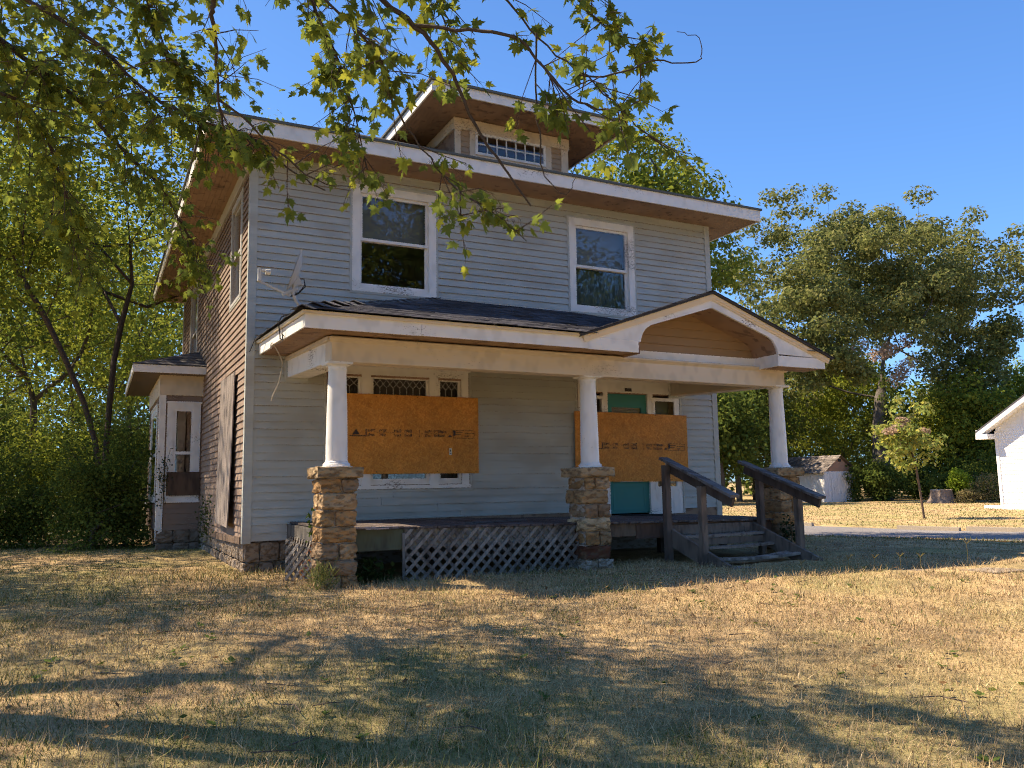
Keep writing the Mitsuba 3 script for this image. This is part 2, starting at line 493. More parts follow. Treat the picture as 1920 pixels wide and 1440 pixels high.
# ---- stones
def stone_mesh(x0, x1, y0, y1, z0, z1, rng, color, rough=0.030, n=6, faces="-x-y"):
    """A rock-faced block: a box with its faces gridded and pushed out in the middle."""
    g = np.linspace(0, 1, n + 1)
    V, F, base = [], [], 0
    c = np.array([(x0 + x1) / 2, (y0 + y1) / 2, (z0 + z1) / 2]); e = np.array([x1 - x0, y1 - y0, z1 - z0])
    for ax in range(3):
        for sgn in (-1, 1):
            a, b = [k for k in range(3) if k != ax]
            A, B = np.meshgrid(g, g, indexing="ij")
            P = np.zeros(A.shape + (3,)); P[..., a] = A - .5; P[..., b] = B - .5; P[..., ax] = .5 * sgn
            V.append(P.reshape(-1, 3))
            i, j = np.meshgrid(np.arange(n), np.arange(n), indexing="ij")
            q = np.stack([i * (n + 1) + j, (i + 1) * (n + 1) + j, (i + 1) * (n + 1) + j + 1, i * (n + 1) + j + 1], -1).reshape(-1, 4) + base
            F.append(q if (sgn > 0) == (ax != 1) else q[:, ::-1]); base += (n + 1) ** 2
    V, F = np.vstack(V), np.vstack(F)
    s = rng.uniform(0, 50, 3)
    P = V * e + c
    edge = 1 - np.max(np.abs(V) * 2, axis=1)
    nz = np.stack([meshkit.fbm(P * 17 + s + k * 31, 3, k) - .5 for k in range(3)], -1)
    bul = np.sign(V) * (np.abs(V) > .499)
    mid = 1 - np.sort(np.abs(V) * 2, axis=1)[:, 1]
    P = P + nz * rough * 1.9 + bul * (mid[:, None] ** .5) * rough * .55 - np.sign(V) * (np.abs(V) * 2 > .95) * rough * .22
    tone = meshkit.fbm(P * 7 + s, 3, 5)
    dark = sstep(.56, .68, meshkit.fbm(P * 5 + s * 2, 3, 8))
    col = np.asarray(color) * (0.72 + 0.6 * tone[:, None]) * (1 - dark[:, None] * np.array([.35, .42, .5]))
    v, f = P, np.vstack([F[:, [0, 1, 2]], F[:, [0, 2, 3]]])
    return v, f, np.clip(col, 0.01, 0.8)


STONES = [(0.36, 0.235, 0.115), (0.42, 0.29, 0.16), (0.30, 0.20, 0.105), (0.38, 0.225, 0.10), (0.27, 0.185, 0.11)]


def pier(cx, cy, z0, z1, w, rng, special=None):
    pr = add(house, "pier", MB((0.36, 0.31, 0.25)).box(cx - w / 2 + .034, cx + w / 2 - .034, cy - w / 2 + .034, cy + w / 2 - .034, z0, z1 - .02), "stone")
    hs = [0.19, 0.165, 0.18, 0.165, 0.175, 0.18, 0.155]
    hs = np.array(hs) * (z1 - .135 - z0) / sum(hs)
    z = z0
    for k, h in enumerate(hs):
        split = (k % 2 == 0)
        xs = [cx - w / 2, cx + w / 2] if not split else [cx - w / 2, cx + rng.uniform(-.05, .05), cx + w / 2]
        for a, b in zip(xs, xs[1:]):
            col = STONES[rng.integers(5)] if not (special and k in special) else special[k]
            jx = rng.uniform(-.008, .012, 2) if not special else rng.uniform(-.03, .03, 2)
            if split:
                m = stone_mesh(a + .006 - (jx[0] if a == xs[0] else 0), b - .006 + (jx[1] if b == xs[-1] else 0), cy - w / 2 - rng.uniform(0, .012), cy + w / 2, z + .007, z + h - .007, rng, col)
                add(pr, "stone", m, "stone", smooth=False)
            else:
                cut = cy + rng.uniform(-.06, .06)
                for c, d in ((cy - w / 2 - rng.uniform(0, .012), cut - .006), (cut + .006, cy + w / 2)):
                    m = stone_mesh(a + .006 - jx[0], b - .006 + jx[1], c, d, z + .007, z + h - .007, rng, col)
                    add(pr, "stone", m, "stone", smooth=False)
        z += h
    add(pr, "cap_stone", stone_mesh(cx - w / 2 - .055, cx + w / 2 + .055, cy - w / 2 - .055, cy + w / 2 + .055, z + .004, z1, rng, (0.40, 0.29, 0.165), .024, 6), "stone")


def column(cx, cy, z0, z1, r):
    pr = [(0, 0), (r + .065, 0), (r + .065, .022), (r + .03, .026), (r + .034, .042), (r + .028, .056), (r + .012, .060), (r + .012, .072), (r, .085)]
    L = z1 - z0
    for k in range(1, 10):
        t = k / 9
        pr.append((r - (0.022) * t ** 1.7, .085 + (L - .085 - .10) * t))
    rt = r - .022
    pr += [(rt + .012, L - .098), (rt + .012, L - .085), (rt, L - .08), (rt + .005, L - .05), (rt + .03, L - .035), (rt + .034, L - .028), (0, L - .028)]
    cl = add(house, "column", MB().lathe((cx, cy, z0), pr, 32), "white_paint", smooth=35)
    add(cl, "abacus", MB().box(cx - rt - .045, cx + rt + .045, cy - rt - .045, cy + rt + .045, z1 - .028, z1 - .001), "white_paint")


rngp = np.random.default_rng(21)
PIERS = [(0.66, -2.42, -0.16, 1.31), (4.22, -2.42, -0.16, 1.285), (7.80, -2.42, -0.2, 1.26)]
for k, (cx, cy, a, b) in enumerate(PIERS):
    sp = None if k != 1 else {1: (0.13, 0.055, 0.032), 0: (0.40, 0.35, 0.28), 3: (0.50, 0.38, 0.22)}
    pier(cx, cy, a, b, 0.44, rngp, sp)
    column(cx + (.02, .05, .04)[k], -2.41, b - .012, 2.575, 0.13)
    labels[f"{house}__pier" + ("" if k == 0 else f"_{k:03d}")] = {"label": ("sunlit tan stone pier at the left end of the porch", "stone pier with a dark red brown stone low down", "shaded stone pier behind the right stair rail")[k]}

# foundation
fd = add(house, "foundation", MB((.25, .22, .18)).box(.06, W, .06, .2, -.25, .325).box(.06, .2, .06, D, -.25, .335), "stone")
for zz, hh in ((-.22, .26), (.05, .27)):
    x = 0.02
    while x < .95:
        w_ = rngp.uniform(.2, .34)
        add(fd, "stone", stone_mesh(x, x + w_ - .02, .0, .1, zz, zz + hh - .015, rngp, np.array((0.25, .20, .15)) * rngp.uniform(.7, 1.15), .022, 3), "stone"); x += w_
    y = 0.02
    while y < 5.5:
        w_ = rngp.uniform(.25, .5)
        add(fd, "stone", stone_mesh(-.0, .1, y, y + w_ - .02, zz, zz + hh - .015, rngp, np.array((0.29, .24, .19)) * rngp.uniform(.75, 1.2), .03, 3), "stone"); y += w_
add(house, "sill_board", MB((.20, .14, .10)).bar((-.03, .08, .345), (-.03, 2.6, .30), .03, .10).bar((-.03, 2.62, .31), (-.03, 5.4, .335), .03, .10), "old_wood")


# ---- main roof, soffits, fascia
def shear(v):
    """The porch sags towards its front."""
    v = np.array(v, float)
    v[:, 2] += 0.045 * np.clip(v[:, 1] + 3.0, -1, 4) - 0.004 * (v[:, 0] - 0.15)
    return v


OV = 0.70
rf = add(house, "roof", MB((.075, .075, .075)).put([(-.74, -.74, 6.285), (W + .74, -.74, 6.285), (W + .74, D + .74, 6.285), (-.74, D + .74, 6.285), (4.34, 4.34, 8.69), (4.34, 5.88, 8.69)],
         [[0, 1, 4], [2, 3, 5], [1, 2, 5], [1, 5, 4], [3, 0, 4], [3, 4, 5]]), "shingle")
ed = MB((.11, .12, .115))
for x0, x1, y0, y1 in ((-.75, W + .75, -.75, -.68), (-.75, W + .75, D + .68, D + .75), (-.75, -.68, -.68, D + .68), (W + .68, W + .75, -.68, D + .68)):
    ed.box(x0, x1, y0, y1, 6.262, 6.30)
add(rf, "drip_edge", ed, "shingle")
for (x0, x1, y0, y1) in ((-.72, 2.1, -.72, -.69), (2.103, 5.0, -.721, -.69), (5.003, 8.1, -.72, -.69), (8.103, W + .72, -.721, -.69), (-.72, -.69, -.689, D + .72), (W + .69, W + .72, -.689, D + .72), (-.689, W + .689, D + .69, D + .72)):
    add(house, "fascia_board", MB().box(x0, x1, y0, y1, 6.05, 6.262), "white_paint")
sf = MB().box(-.689, W + .689, -.689, D + .689, 6.075, 6.10)
add(house, "soffit", sf, "brown_paint")
sb = MB()
for k in range(8):
    a = -.689 + k * .084
    sb.box(-.689, W + .689, a, a + .079, 6.062, 6.0745)
    sb.box(a, a + .079, -.014, D + .689, 6.062, 6.0745)
    b = W + .689 - k * .084
    sb.box(b - .079, b, -.014, D + .689, 6.062, 6.0745)
add(house, "soffit_boards", sb, "brown_paint", kind="stuff", label="narrow brown boards under the main eaves")

# ---- dormer
frame_slab = MB()
for a, b, c, d in cells(3.56, 5.85, 6.5, 7.6, [(3.96, 5.34, 6.97, 7.33)]):
    frame_slab.box(a, b, .6, .72, c, d)
dm = add(house, "dormer", frame_slab.box(3.56, 3.66, .72, 3.6, 6.5, 7.6).box(5.75, 5.85, .72, 3.6, 6.5, 7.6), "brown_paint")
dt = MB()
dt.box(3.54, 3.65, .575, .60, 6.85, 7.36).box(3.825, 3.93, .57, .60, 6.85, 7.36).box(5.37, 5.50, .57, .60, 6.85, 7.36).box(5.72, 5.87, .575, .60, 6.85, 7.36)
dt.box(3.52, 5.89, .56, .60, 7.36, 7.57).box(3.93, 5.37, .575, .60, 6.85, 6.945).box(3.52, 3.56, .6, 3.4, 7.36, 7.57).box(5.85, 5.89, .6, 3.4, 7.36, 7.57).box(5.85, 5.875, .6, .72, 6.85, 7.36)
add(dm, "trim", dt, "cream_paint")
for x0, x1 in ((3.65, 3.825), (5.50, 5.72)):
    for k in range(5):
        z = 6.86 + k * .1
        add(dm, "siding_board", MB((.36, .26, .17)).put([(x0, .6, z), (x0, .582, z), (x0, .595, z + .098), (x0, .6, z + .098), (x1, .6, z), (x1, .582, z), (x1, .595, z + .098), (x1, .6, z + .098)],
            [[0, 1, 5, 4], [1, 2, 6, 5], [2, 3, 7, 6], [0, 3, 2, 1], [4, 5, 6, 7]]), "painted")
dw = MB()
sash(dw, 3.93, 5.37, 6.945, 7.355, .55, .585, .045)
for k in range(1, 7):
    x = 3.975 + k * 1.35 / 7
    dw.box(x - .009, x + .009, .556, .582, 6.99, 7.31)
dw.box(3.975, 5.325, .557, .581, 7.14, 7.16)
dwk = add(house, "dormer_window", dw, "white_paint")
for k in range(7):
    for r in range(2):
        x = 3.975 + k * 1.35 / 7
        z = 6.99 + r * .17
        t = rngh.uniform(-.004, .004)
        add(dwk, "pane", MB().put([(x + .009, .57, z), (x + .184, .57 + t, z), (x + .184, .57 + t, z + .15), (x + .009, .57, z + .15)], [[0, 1, 2, 3]]), "pane_glass")
ex0, ex1, ey0, ey1 = 2.80, 6.66, -.20, 3.2
drf = add(house, "dormer_roof", MB((.075, .075, .075)).put([(ex0 - .04, ey0 - .04, 7.765), (ex1 + .04, ey0 - .04, 7.765), (ex1 + .04, 4.4, 7.765), (ex0 - .04, 4.4, 7.765), (4.73, 1.6, 8.62), (4.73, 4.4, 8.62)],
          [[0, 1, 4], [1, 2, 5], [1, 5, 4], [3, 0, 4], [3, 4, 5]]), "shingle")
add(drf, "drip_edge", MB((.12, .13, .125)).box(ex0 - .04, ex1 + .04, ey0 - .045, ey0 - .004, 7.735, 7.775).box(ex0 - .045, ex0 - .004, ey0, ey1, 7.735, 7.775).box(ex1 + .004, ex1 + .045, ey0, ey1, 7.735, 7.775), "shingle")
add(drf, "fascia_board", MB().box(ex0, ex1, ey0, ey0 + .03, 7.57, 7.735).box(ex0, ex0 + .03, ey0 + .03, ey1, 7.57, 7.735).box(ex1 - .03, ex1, ey0 + .03, ey1, 7.57, 7.735), "white_paint")
ds = MB().box(ex0 + .03, ex1 - .03, ey0 + .03, ey1, 7.605, 7.62)
for k in range(9):
    a = ey0 + .03 + k * .083
    ds.box(ex0 + .03, ex1 - .03, a, a + .078, 7.585, 7.6045)
    ds.box(ex0 + .03 + k * .083, ex0 + .03 + k * .083 + .078, .55, ey1, 7.585, 7.6045)
    ds.box(ex1 - .03 - k * .083 - .078, ex1 - .03 - k * .083, .55, ey1, 7.585, 7.6045)
add(drf, "soffit", ds, "brown_paint")

# ---- bay on the side wall
bx, by0, by1 = -.79, 5.4, 9.0
BF = frame_map((bx, by0, 0), (1, 0, 0), (0, -1, 0))
BS = frame_map((bx, by0, 0), (0, 1, 0), (-1, 0, 0))
bwm = MB()
for mm, hole in ((BF, (.25, .615, .96, 2.69)), (BS, (.73, 2.47, .96, 2.69))):
    for a, b, c, d in cells(0.0 if mm is BF else .1, .79 if mm is BF else 3.6, .3, 3.4, [hole]):
        bwm.put(mm(np.array([(x, y, z) for x in (a, b) for y in (-.1, 0) for z in (c, d)])), BOXF)
bwm.box(bx, 0, by1 - .1, by1, .3, 3.4).box(bx + .1, 0, by0 + .1, by1 - .1, 3.3, 3.4).box(bx + .1, 0, by0 + .1, by1 - .1, .3, .4)
bay = add(house, "bay", bwm, "brown_paint")
courses(bay, "clapboard", "clapboard_paint", .10, .76, .30, 2.96, .108, [(.12, .745, .86, 2.82)], BF, .02, rngh)
courses(bay, "clapboard", "clapboard_paint", .08, 3.5, .30, 2.96, .108, [(.6, 2.6, .86, 2.82)], BS, .02, rngh)
add(bay, "corner_board", MB((.62, .59, .53)).box(bx - .03, bx + .09, by0 - .03, by0 + .08, .1, 2.96), "white_paint")
add(bay, "frieze", MB((.52, .46, .36)).box(bx - .035, -.0, by0 - .035, by0, 2.96, 3.36).box(bx - .035, bx, by0, by1, 2.96, 3.36), "cream_paint")
for mm, (a, b) in ((BF, (.12, .745)), (BS, (.6, 2.6))):
    bw = add(house, "bay_window", mapped(sash(MB(), a, b, .86, 2.82, 0, .03, .13, .1).box(a - .02, b + .02, 0, .05, .83, .87).box(a - .02, b + .02, 0, .045, 2.8, 2.84), mm), "white_paint")
    add(bw, "sash", mapped(sash(MB(), a + .13, b - .13, .96, 2.69, .003, .02, .045).box(a + .17, b - .17, .004, .019, 1.78, 1.84), mm), "white_paint")
    pane(bw, a + .17, b - .17, 1.84, 2.65, .012, mm)
    pane(bw, a + .17, b - .17, 1.0, 1.78, .009, mm)
bex0, bey0, bey1 = -1.34, 4.95, 9.45
brf = add(house, "bay_roof", MB((.08, .075, .075)).put([(bex0, bey0, 3.50), (0, bey0, 3.50), (bex0, bey1, 3.50), (0, bey1, 3.5), (0, 6.3, 4.0), (0, 8.1, 4.0)], [[0, 1, 4], [0, 4, 5], [0, 5, 2], [2, 5, 3]]), "shingle")
for r in range(6):
    t0, t1 = r / 6, (r + 1) / 6
    v = []
    for t, lift in ((t0, .022), (t1, .006)):
        v += [(bex0 * (1 - t) - .02, bey0 + (6.3 - bey0) * t - .02, 3.5 + .5 * t + lift), (0, bey0 + (6.3 - bey0) * t - .02, 3.5 + .5 * t + lift)]
    v += [(v[0][0], v[0][1], v[0][2] - .018), (v[1][0], v[1][1], v[1][2] - .018)]
    add(brf, "shingle_course", MB(tuple(np.array((.085, .08, .08)) * rngh.uniform(.8, 1.25))).put(v, [[0, 1, 3, 2], [4, 5, 1, 0]]), "shingle")
add(brf, "fascia_board", MB((.5, .48, .43)).box(bex0, 0, bey0, bey0 + .03, 3.35, 3.50).box(bex0, bex0 + .03, bey0 + .03, bey1, 3.35, 3.50), "white_paint")
add(brf, "soffit", MB((.15, .11, .085)).box(bex0 + .03, -.001, bey0 + .03, bey1, 3.36, 3.375), "painted")
bfd = add(bay, "foundation", MB((.2, .17, .14)).box(bx + .06, 0, by0 + .06, by1, -.2, .3), "stone")
for zz in (-.2, .06):
    for a, b in ((bx - .02, -.5), (-.49, -.2), (-.19, .0)):
        add(bay, "stone", stone_mesh(a, b, by0 - .04, by0 + .06, zz, zz + .24, rngp, np.array((.24, .19, .145)) * rngp.uniform(.8, 1.2), .025, 3), "stone")

# ---- porch beam, side beams, ceiling
def porch(mb):
    return mb.warp(shear)


BZ0, BZ1 = 2.555, 2.865
for x0, x1 in ((.57, 4.22), (4.222, 7.90)):
    bm = add(house, "porch_beam", porch(MB().box(x0, x1, -2.555, -2.25, BZ0, BZ1)), "cream_paint")
    add(bm, "crown_moulding", porch(MB().prism([(0, 0), (.05, .045), (.05, .06), (0, .06)], lambda u, v, t: (t, -2.555 - u, 2.79 + v), x0 - .03, x1 + (.06 if x1 > 7 else 0))), "cream_paint")
    add(bm, "lower_moulding", porch(MB().box(x0 + (.16 if x0 < 1 else 0), x1 - (.2 if x1 > 7 else 0), -2.568, -2.555, BZ0 + .002, BZ0 + .042)), "cream_paint")
for x0 in (.57, 7.60):
    bm = add(house, "porch_side_beam", porch(MB((.40, .38, .35)).box(x0, x0 + .30, -2.25, -.002, BZ0 + .003, BZ1)), "cream_paint" if x0 > 1 else "white_paint")
    add(bm, "crown_moulding", porch(MB().box(x0 - .04, x0, -2.5, -.02, 2.81, BZ1 - .002)), "cream_paint")
    add(bm, "wall_trim", porch(MB().box(x0 - .05, x0 - .003, -.03, -.018, BZ0 - .04, BZ1).box(x0 - .05, x0 + .3, -.03, -.018, BZ0 - .045, BZ0 - .002)), "vinyl")
    if x0 > 1:
        pb = MB((.52, .48, .40))
        for k in range(16):
            y = -2.24 + k * .138
            pb.box(x0 - .012, x0 - .001, y, y + .133, BZ0 + .03, BZ1 - .06)
        add(bm, "beadboard", porch(pb), "painted")
pc = MB()
for k in range(24):
    pc.box(.87, 7.6, -2.25 + k * .0935, -2.25 + k * .0935 + .089, 2.83, 2.845)
add(house, "porch_ceiling", porch(pc), "brown_paint")
fs = MB()
for k in range(6):   # the eave soffit, narrow boards
    a = -2.97 + k * .07
    fs.box(.17, 4.74, a, a + .066, 2.878, 2.892)
for k in range(6):
    a = .17 + k * .068
    fs.box(a, a + .064, -2.55, -.01, 2.878, 2.892)
    b = 7.92 + k * .066
    fs.box(b, b + .062, -2.55, -.01, 2.878, 2.892)
add(house, "porch_soffit", porch(fs.box(.17, 4.74, -2.97, -2.5, 2.8925, 2.90).box(.17, 8.3, -2.3, -.01, 2.8925, 2.90)), "brown_paint")

# ---- porch fascia and roof
for x0, x1, dz in ((.15, 1.55, 0), (1.555, 3.92, .004), (3.925, 4.745, -.002)):
    add(house, "porch_fascia", porch(MB().box(x0, x1, -3.0, -2.97, 2.873 + dz, 3.035)), "white_paint")
add(house, "porch_fascia", porch(MB((.55, .5, .42)).box(.15, .18, -2.969, -1.75, 2.885, 3.03)), "white_paint", label="splintered left eave board of the porch")
add(house, "porch_fascia", porch(MB().box(.15, .18, -1.70, -.9, 2.90, 3.03).box(.152, .18, -.895, -.03, 2.875, 3.03)), "white_paint")
add(house, "porch_fascia", porch(MB().box(8.31, 8.34, -2.96, -.01, 2.873, 3.035)), "white_paint")
add(house, "eave_moulding", porch(MB((.66, .55, .38)).box(.115, 3.95, -3.03, -3.0, 3.035, 3.072).box(.115, .15, -2.999, -.03, 3.035, 3.072)), "painted")
rngr = np.random.default_rng(31)
EZ, SL = 3.078, 0.2885
proof = add(house, "porch_roof", porch(MB((.05, .05, .05)).put([(.10, -3.05, EZ), (4.0, -3.05, EZ), (5.97, -.56, EZ + .72), (5.45, 0, EZ + .88), (2.96, 0, EZ + .88), (.10, 0, EZ), (8.34, 0, EZ - .03), (8.34, -3.05, EZ - .03), (5.45, 0, EZ + .85)], [[0, 1, 2], [0, 2, 3], [0, 3, 4], [0, 4, 5], [7, 6, 8]])), "shingle")
tabs = MB()


def tab(P0, S, U, N, s0, s1, t0, t1, lift, col):
    """A shingle on the plane through P0 with axes S along and U up the slope."""
    a = [P0 + S * s + U * t + N * l for s, t, l in ((s0, t0, lift), (s1, t0, lift), (s1, t1, .006), (s0, t1, .006))]
    b = [P0 + S * s + U * t + N * max(lift - .009, .001) for s, t in ((s0, t0), (s1, t0))]
    tabs.put(a + b, [[0, 1, 2, 3], [4, 5, 1, 0], [4, 0, 3, 3], [5, 2, 1, 1]], col)


def roof_rows(P0, S, U, N, length, run, inset0, inset1, rows, skip=lambda s, t: False):
    dt = run / rows
    for r in range(rows):
        t0, t1 = r * dt - .01, (r + 1.35) * dt
        lo, hi = inset0 * (r + .3) * dt / run, length - inset1 * (r + .3) * dt / run
        s = lo - rngr.uniform(0, .3)
        while s < hi:
            e = min(s + .305 * (1 if rngr.random() < .8 else .7), hi)
            if e - max(s, lo) > .03 and not skip((max(s, lo) + e) / 2, t0):
                tabs_c = np.array((.062, .060, .066)) * rngr.uniform(.65, 1.5)
                tab(P0, S, U, N, max(s, lo) + .003, e - .003, t0 + rngr.normal(0, .003), t1, .013 + abs(rngr.normal(0, .004)), tabs_c)
            s = e


nrm = lambda v: np.asarray(v, float) / np.linalg.norm(v)
Nf = nrm((0, -SL, 1)); Uf = nrm((0, 1, SL))
run = 3.05 * math.hypot(1, SL)
roof_rows(np.array((.10, -3.06, EZ + .004)), np.array((1.0, 0, 0)), Uf, Nf, 8.24, run, 2.86, 2.89, 23, lambda s, t: 3.80 - .352 * abs(s + .10 - 6.09) - .045 * (t / run * 3.05) > EZ + .02 + .88 * t / run and s > 3.6)
sl2 = .88 / 2.86
roof_rows(np.array((.09, 0.0, EZ + .004)), np.array((0, -1.0, 0)), nrm((1, 0, sl2)), nrm((-sl2, 0, 1)), 3.05, 2.86 * math.hypot(1, sl2), 0, 3.05, 20)
add(proof, "shingles", porch(tabs), "shingle", kind="stuff", label="dark worn shingles of the porch roof")
for k in range(17):      # caps along the hip; the ones at the corner have curled up
    t0, t1 = k / 17, (k + 1.4) / 17
    p = np.array((.10, -3.05, EZ)) + np.array((2.86, 3.05, .88)) * t0
    q = np.array((.10, -3.05, EZ)) + np.array((2.86, 3.05, .88)) * min(t1, 1)
    up = .03 + (.05 * rngr.random() if k < 6 else .008 * rngr.random())
    side = nrm((3.05, -2.86, 0))
    mid_l = np.array((0, 0, up)); 
    v = []
    for e, l in ((p, up), (q, .018)):
        v += [e - side * .15 + (0, 0, l - .05), e + (0, 0, l + .012), e + side * .15 + (0, 0, l - .05)]
    v += [v[0] - (0, 0, .01), v[1] - (0, 0, .01), v[2] - (0, 0, .01)]
    add(proof, "hip_shingle", porch(MB(tuple(np.array((.10, .095, .09)) * rngr.uniform(.8, 1.3))).put(v, [[0, 1, 4, 3], [1, 2, 5, 4], [6, 7, 1, 0], [7, 8, 2, 1]])), "shingle")
add(house, "flashing", porch(MB((.55, .55, .53)).put([(2.7, -.02, EZ + .86), (5.5, -.02, EZ + .86), (5.5, -.02, EZ + .93), (2.7, -.02, EZ + .93), (2.7, -.11, EZ + .87), (5.5, -.11, EZ + .87)], [[0, 1, 2, 3], [4, 5, 1, 0]])), "painted")

# ---- porch gable
AX, AZ, LX, RX, GZ0 = 6.09, 3.80, 3.80, 8.44, 3.02
gm = add(house, "porch_gable", MB().prism([(4.62, 2.86), (7.62, 2.86), (7.62, 3.27), (AX, 3.74), (4.62, 3.30)], lambda u, v, t: (u, t, v), -2.44, -2.30), "brown_paint", label="small front gable over the steps with an arched brown recess")
for k in range(6):
    z = 2.985 + k * .128
    hw = max(.0, (3.68 - z) / .345)
    x0, x1 = max(4.8, AX - hw), min(7.5, AX + hw)
    if x1 - x0 > .1:
        add(gm, "siding_board", MB((.30, .195, .105)).put([(x, y, zz) for x in (x0, x1) for y, zz in ((-2.44, z), (-2.466, z), (-2.446, z + .126), (-2.44, z + .126))], [[0, 1, 5, 4], [1, 2, 6, 5], [2, 3, 7, 6], [0, 3, 2, 1], [4, 5, 6, 7]]), "painted")
add(gm, "base_board", MB().box(4.75, 7.52, -2.49, -2.44, 2.845, 2.985), "white_paint")


def arc(cx, cz, r, a0, a1, n=8):
    return [(cx + r * math.cos(math.radians(a0 + (a1 - a0) * k / n)), cz + r * math.sin(math.radians(a0 + (a1 - a0) * k / n))) for k in range(n + 1)]


inner_l = [(4.785, 3.005), (4.795, 3.06), (4.83, 3.14), (4.885, 3.205), (4.98, 3.262)]
inner_r = [(7.16, 3.245), (7.245, 3.195), (7.30, 3.125), (7.335, 3.05), (7.345, 2.985)]
slope_l, slope_r = (AZ - GZ0) / (AX - LX), (AZ - 2.96) / (RX - AX)
inner = inner_l + [(AX, 3.60)] + inner_r
lowl, lowr = [(3.90, 3.02)], [(8.36, 2.965)]
outer = [(AX, AZ - .065)]
poly_l = inner_l + [(AX - .001, 3.60), (AX - .001, AZ - .07), (3.92, 3.01)]
poly_r = [(AX + .001, 3.60)] + inner_r + [(8.34, 2.965), (AX + .001, AZ - .07)]
for pl in (poly_l, poly_r):
    add(gm, "rake_board", MB().prism(pl, lambda u, v, t: (u, t, v), -3.0, -2.965), "white_paint")
for s, (ex, ez) in ((-1, (3.83, 3.025)), (1, (8.42, 2.965))):
    mo = MB((.74, .60, .40))
    d = nrm((ex - AX, ez - AZ)); nn = np.array((-d[1], d[0])) * (1 if d[0] < 0 else -1)
    nn = nn if nn[1] < 0 else -nn
    a, b = np.array((AX, AZ)), np.array((ex, ez))
    mo.prism([tuple(a - nn * .0), tuple(b), tuple(b + nn * .055), tuple(a + np.array((0, -.058)))], lambda u, v, t: (u, t, v), -3.03, -3.001)
    mo.prism([tuple(a + np.array((0, -.058))), tuple(b + nn * .055), tuple(b + nn * .085), tuple(a + np.array((0, -.09)))], lambda u, v, t: (u, t, v), -3.018, -3.002)
    add(gm, "rake_moulding", mo, "painted")
    rr = MB((.06, .058, .06))
    e2 = np.array((ex, ez)) + d * .05
    up = -nn * .012
    v = []
    for y in (-3.06, -.45):
        for p in (np.array((AX, AZ + .004)), e2):
            v += [(p[0], y, p[1]), (p[0] + up[0] * 2, y, p[1] + up[1] * 2.2)]
    rr.put(v, [[0, 2, 3, 1], [4, 5, 7, 6], [1, 3, 7, 5], [0, 4, 6, 2], [2, 6, 7, 3]])
    add(gm, "roof_slope", rr, "shingle")
    tabs = MB()
    Ld = np.linalg.norm(e2 - (AX, AZ))
    S = np.array((0, 1.0, 0)); U = np.array((-d[0], 0, -d[1])); N = np.array((-nn[0], 0, -nn[1]))
    roof_rows(np.array((e2[0], -3.075, e2[1])) + N * .026, S, U, N, 2.6, Ld, 0, 0, 18)
    add(gm, "shingles", tabs, "shingle", kind="stuff")
# the brown underside of the arch: from the rake board back to the recess
us = MB()
ins = inner_l + [(AX, 3.60)] + inner_r
for (a, b) in zip(ins, ins[1:]):
    us.put([(a[0], -2.966, a[1] + .003), (b[0], -2.966, b[1] + .003), (b[0], -2.43, b[1] + .003), (a[0], -2.43, a[1] + .003)], [[0, 1, 2, 3]])
    us.put([(a[0], -2.966, a[1] + .02), (b[0], -2.966, b[1] + .02), (b[0], -2.43, b[1] + .02), (a[0], -2.43, a[1] + .02)], [[0, 1, 2, 3]])
add(gm, "soffit", us, "brown_paint")
rt_ = add(gm, "eave_return", MB().box(7.36, 8.335, -3.0, -2.97, 2.80, 2.962).box(7.34, 7.36, -3.0, -2.445, 2.80, 2.985), "white_paint")
add(rt_, "soffit", MB().box(7.36, 8.33, -2.969, -2.56, 2.805, 2.82), "brown_paint")
add(gm, "return_end", MB().box(4.745, 4.765, -2.999, -2.445, 2.84, 3.005), "brown_paint")

# ---- porch deck
dk = lambda x: .602 - .0165 * x
pd = add(house, "porch_deck", MB((.10, .085, .075)).put([(x, y, dk(x) - .03 - o) for x in (.66, 7.9) for y in (-2.36, 0) for o in (.0, .02)], BOXF), "old_wood")
rngd = np.random.default_rng(41)
x = .64
while x < 7.92:
    w_ = .088
    ov = rngd.uniform(-.025, .025) - (.05 if (1.0 < x < 1.35) else 0)
    z = dk(x) + rngd.normal(0, .0022)
    c = np.array((.155, .125, .115)) * rngd.uniform(.75, 1.25) * (1 if x > 4 else .8) 
    if 4.6 < x:
        c = np.array((.15, .135, .125)) * rngd.uniform(.75, 1.2)
    add(pd, "deck_board", MB(tuple(c)).box(x, x + w_ - .006, -2.47 + ov, -.021, z - .026, z), "old_wood"); x += w_
rj = [(.62, 1.52, .30, (.115, .125, .075), "mossy green painted rim board of the porch deck"), (1.53, 3.98, .31, (.24, .23, .19), None), (4.46, 5.0, .315, (.17, .125, .085), None), (5.01, 7.6, .27, (.125, .08, .055), None)]
for x0, x1, z0_, c, lb in rj:
    add(pd, "rim_board", MB(c).put([(x, y, (dk(x) - .032 if o else z0_)) for x in (x0, x1) for y in (-2.42, -2.385) for o in (0, 1)], BOXF), "old_wood", label=lb)
add(pd, "rim_board", MB((.13, .12, .105)).put([(x, y, (dk(x) - .035 if o else .36)) for x in (.60, .635) for y in (-2.38, -.0) for o in (0, 1)], BOXF), "old_wood")
add(pd, "broken_edge", MB((.50, .40, .35)).box(.9, 1.42, -2.50, -2.43, .575, .59).box(1.02, 1.3, -2.52, -2.44, .56, .574), "old_wood")
for x in (.75, 2.4, 4.9, 6.4, 7.7):
    add(pd, "deck_post", MB((.07, .06, .05)).box(x - .05, x + .05, -1.2, -1.1, -.2, dk(x) - .05), "old_wood")


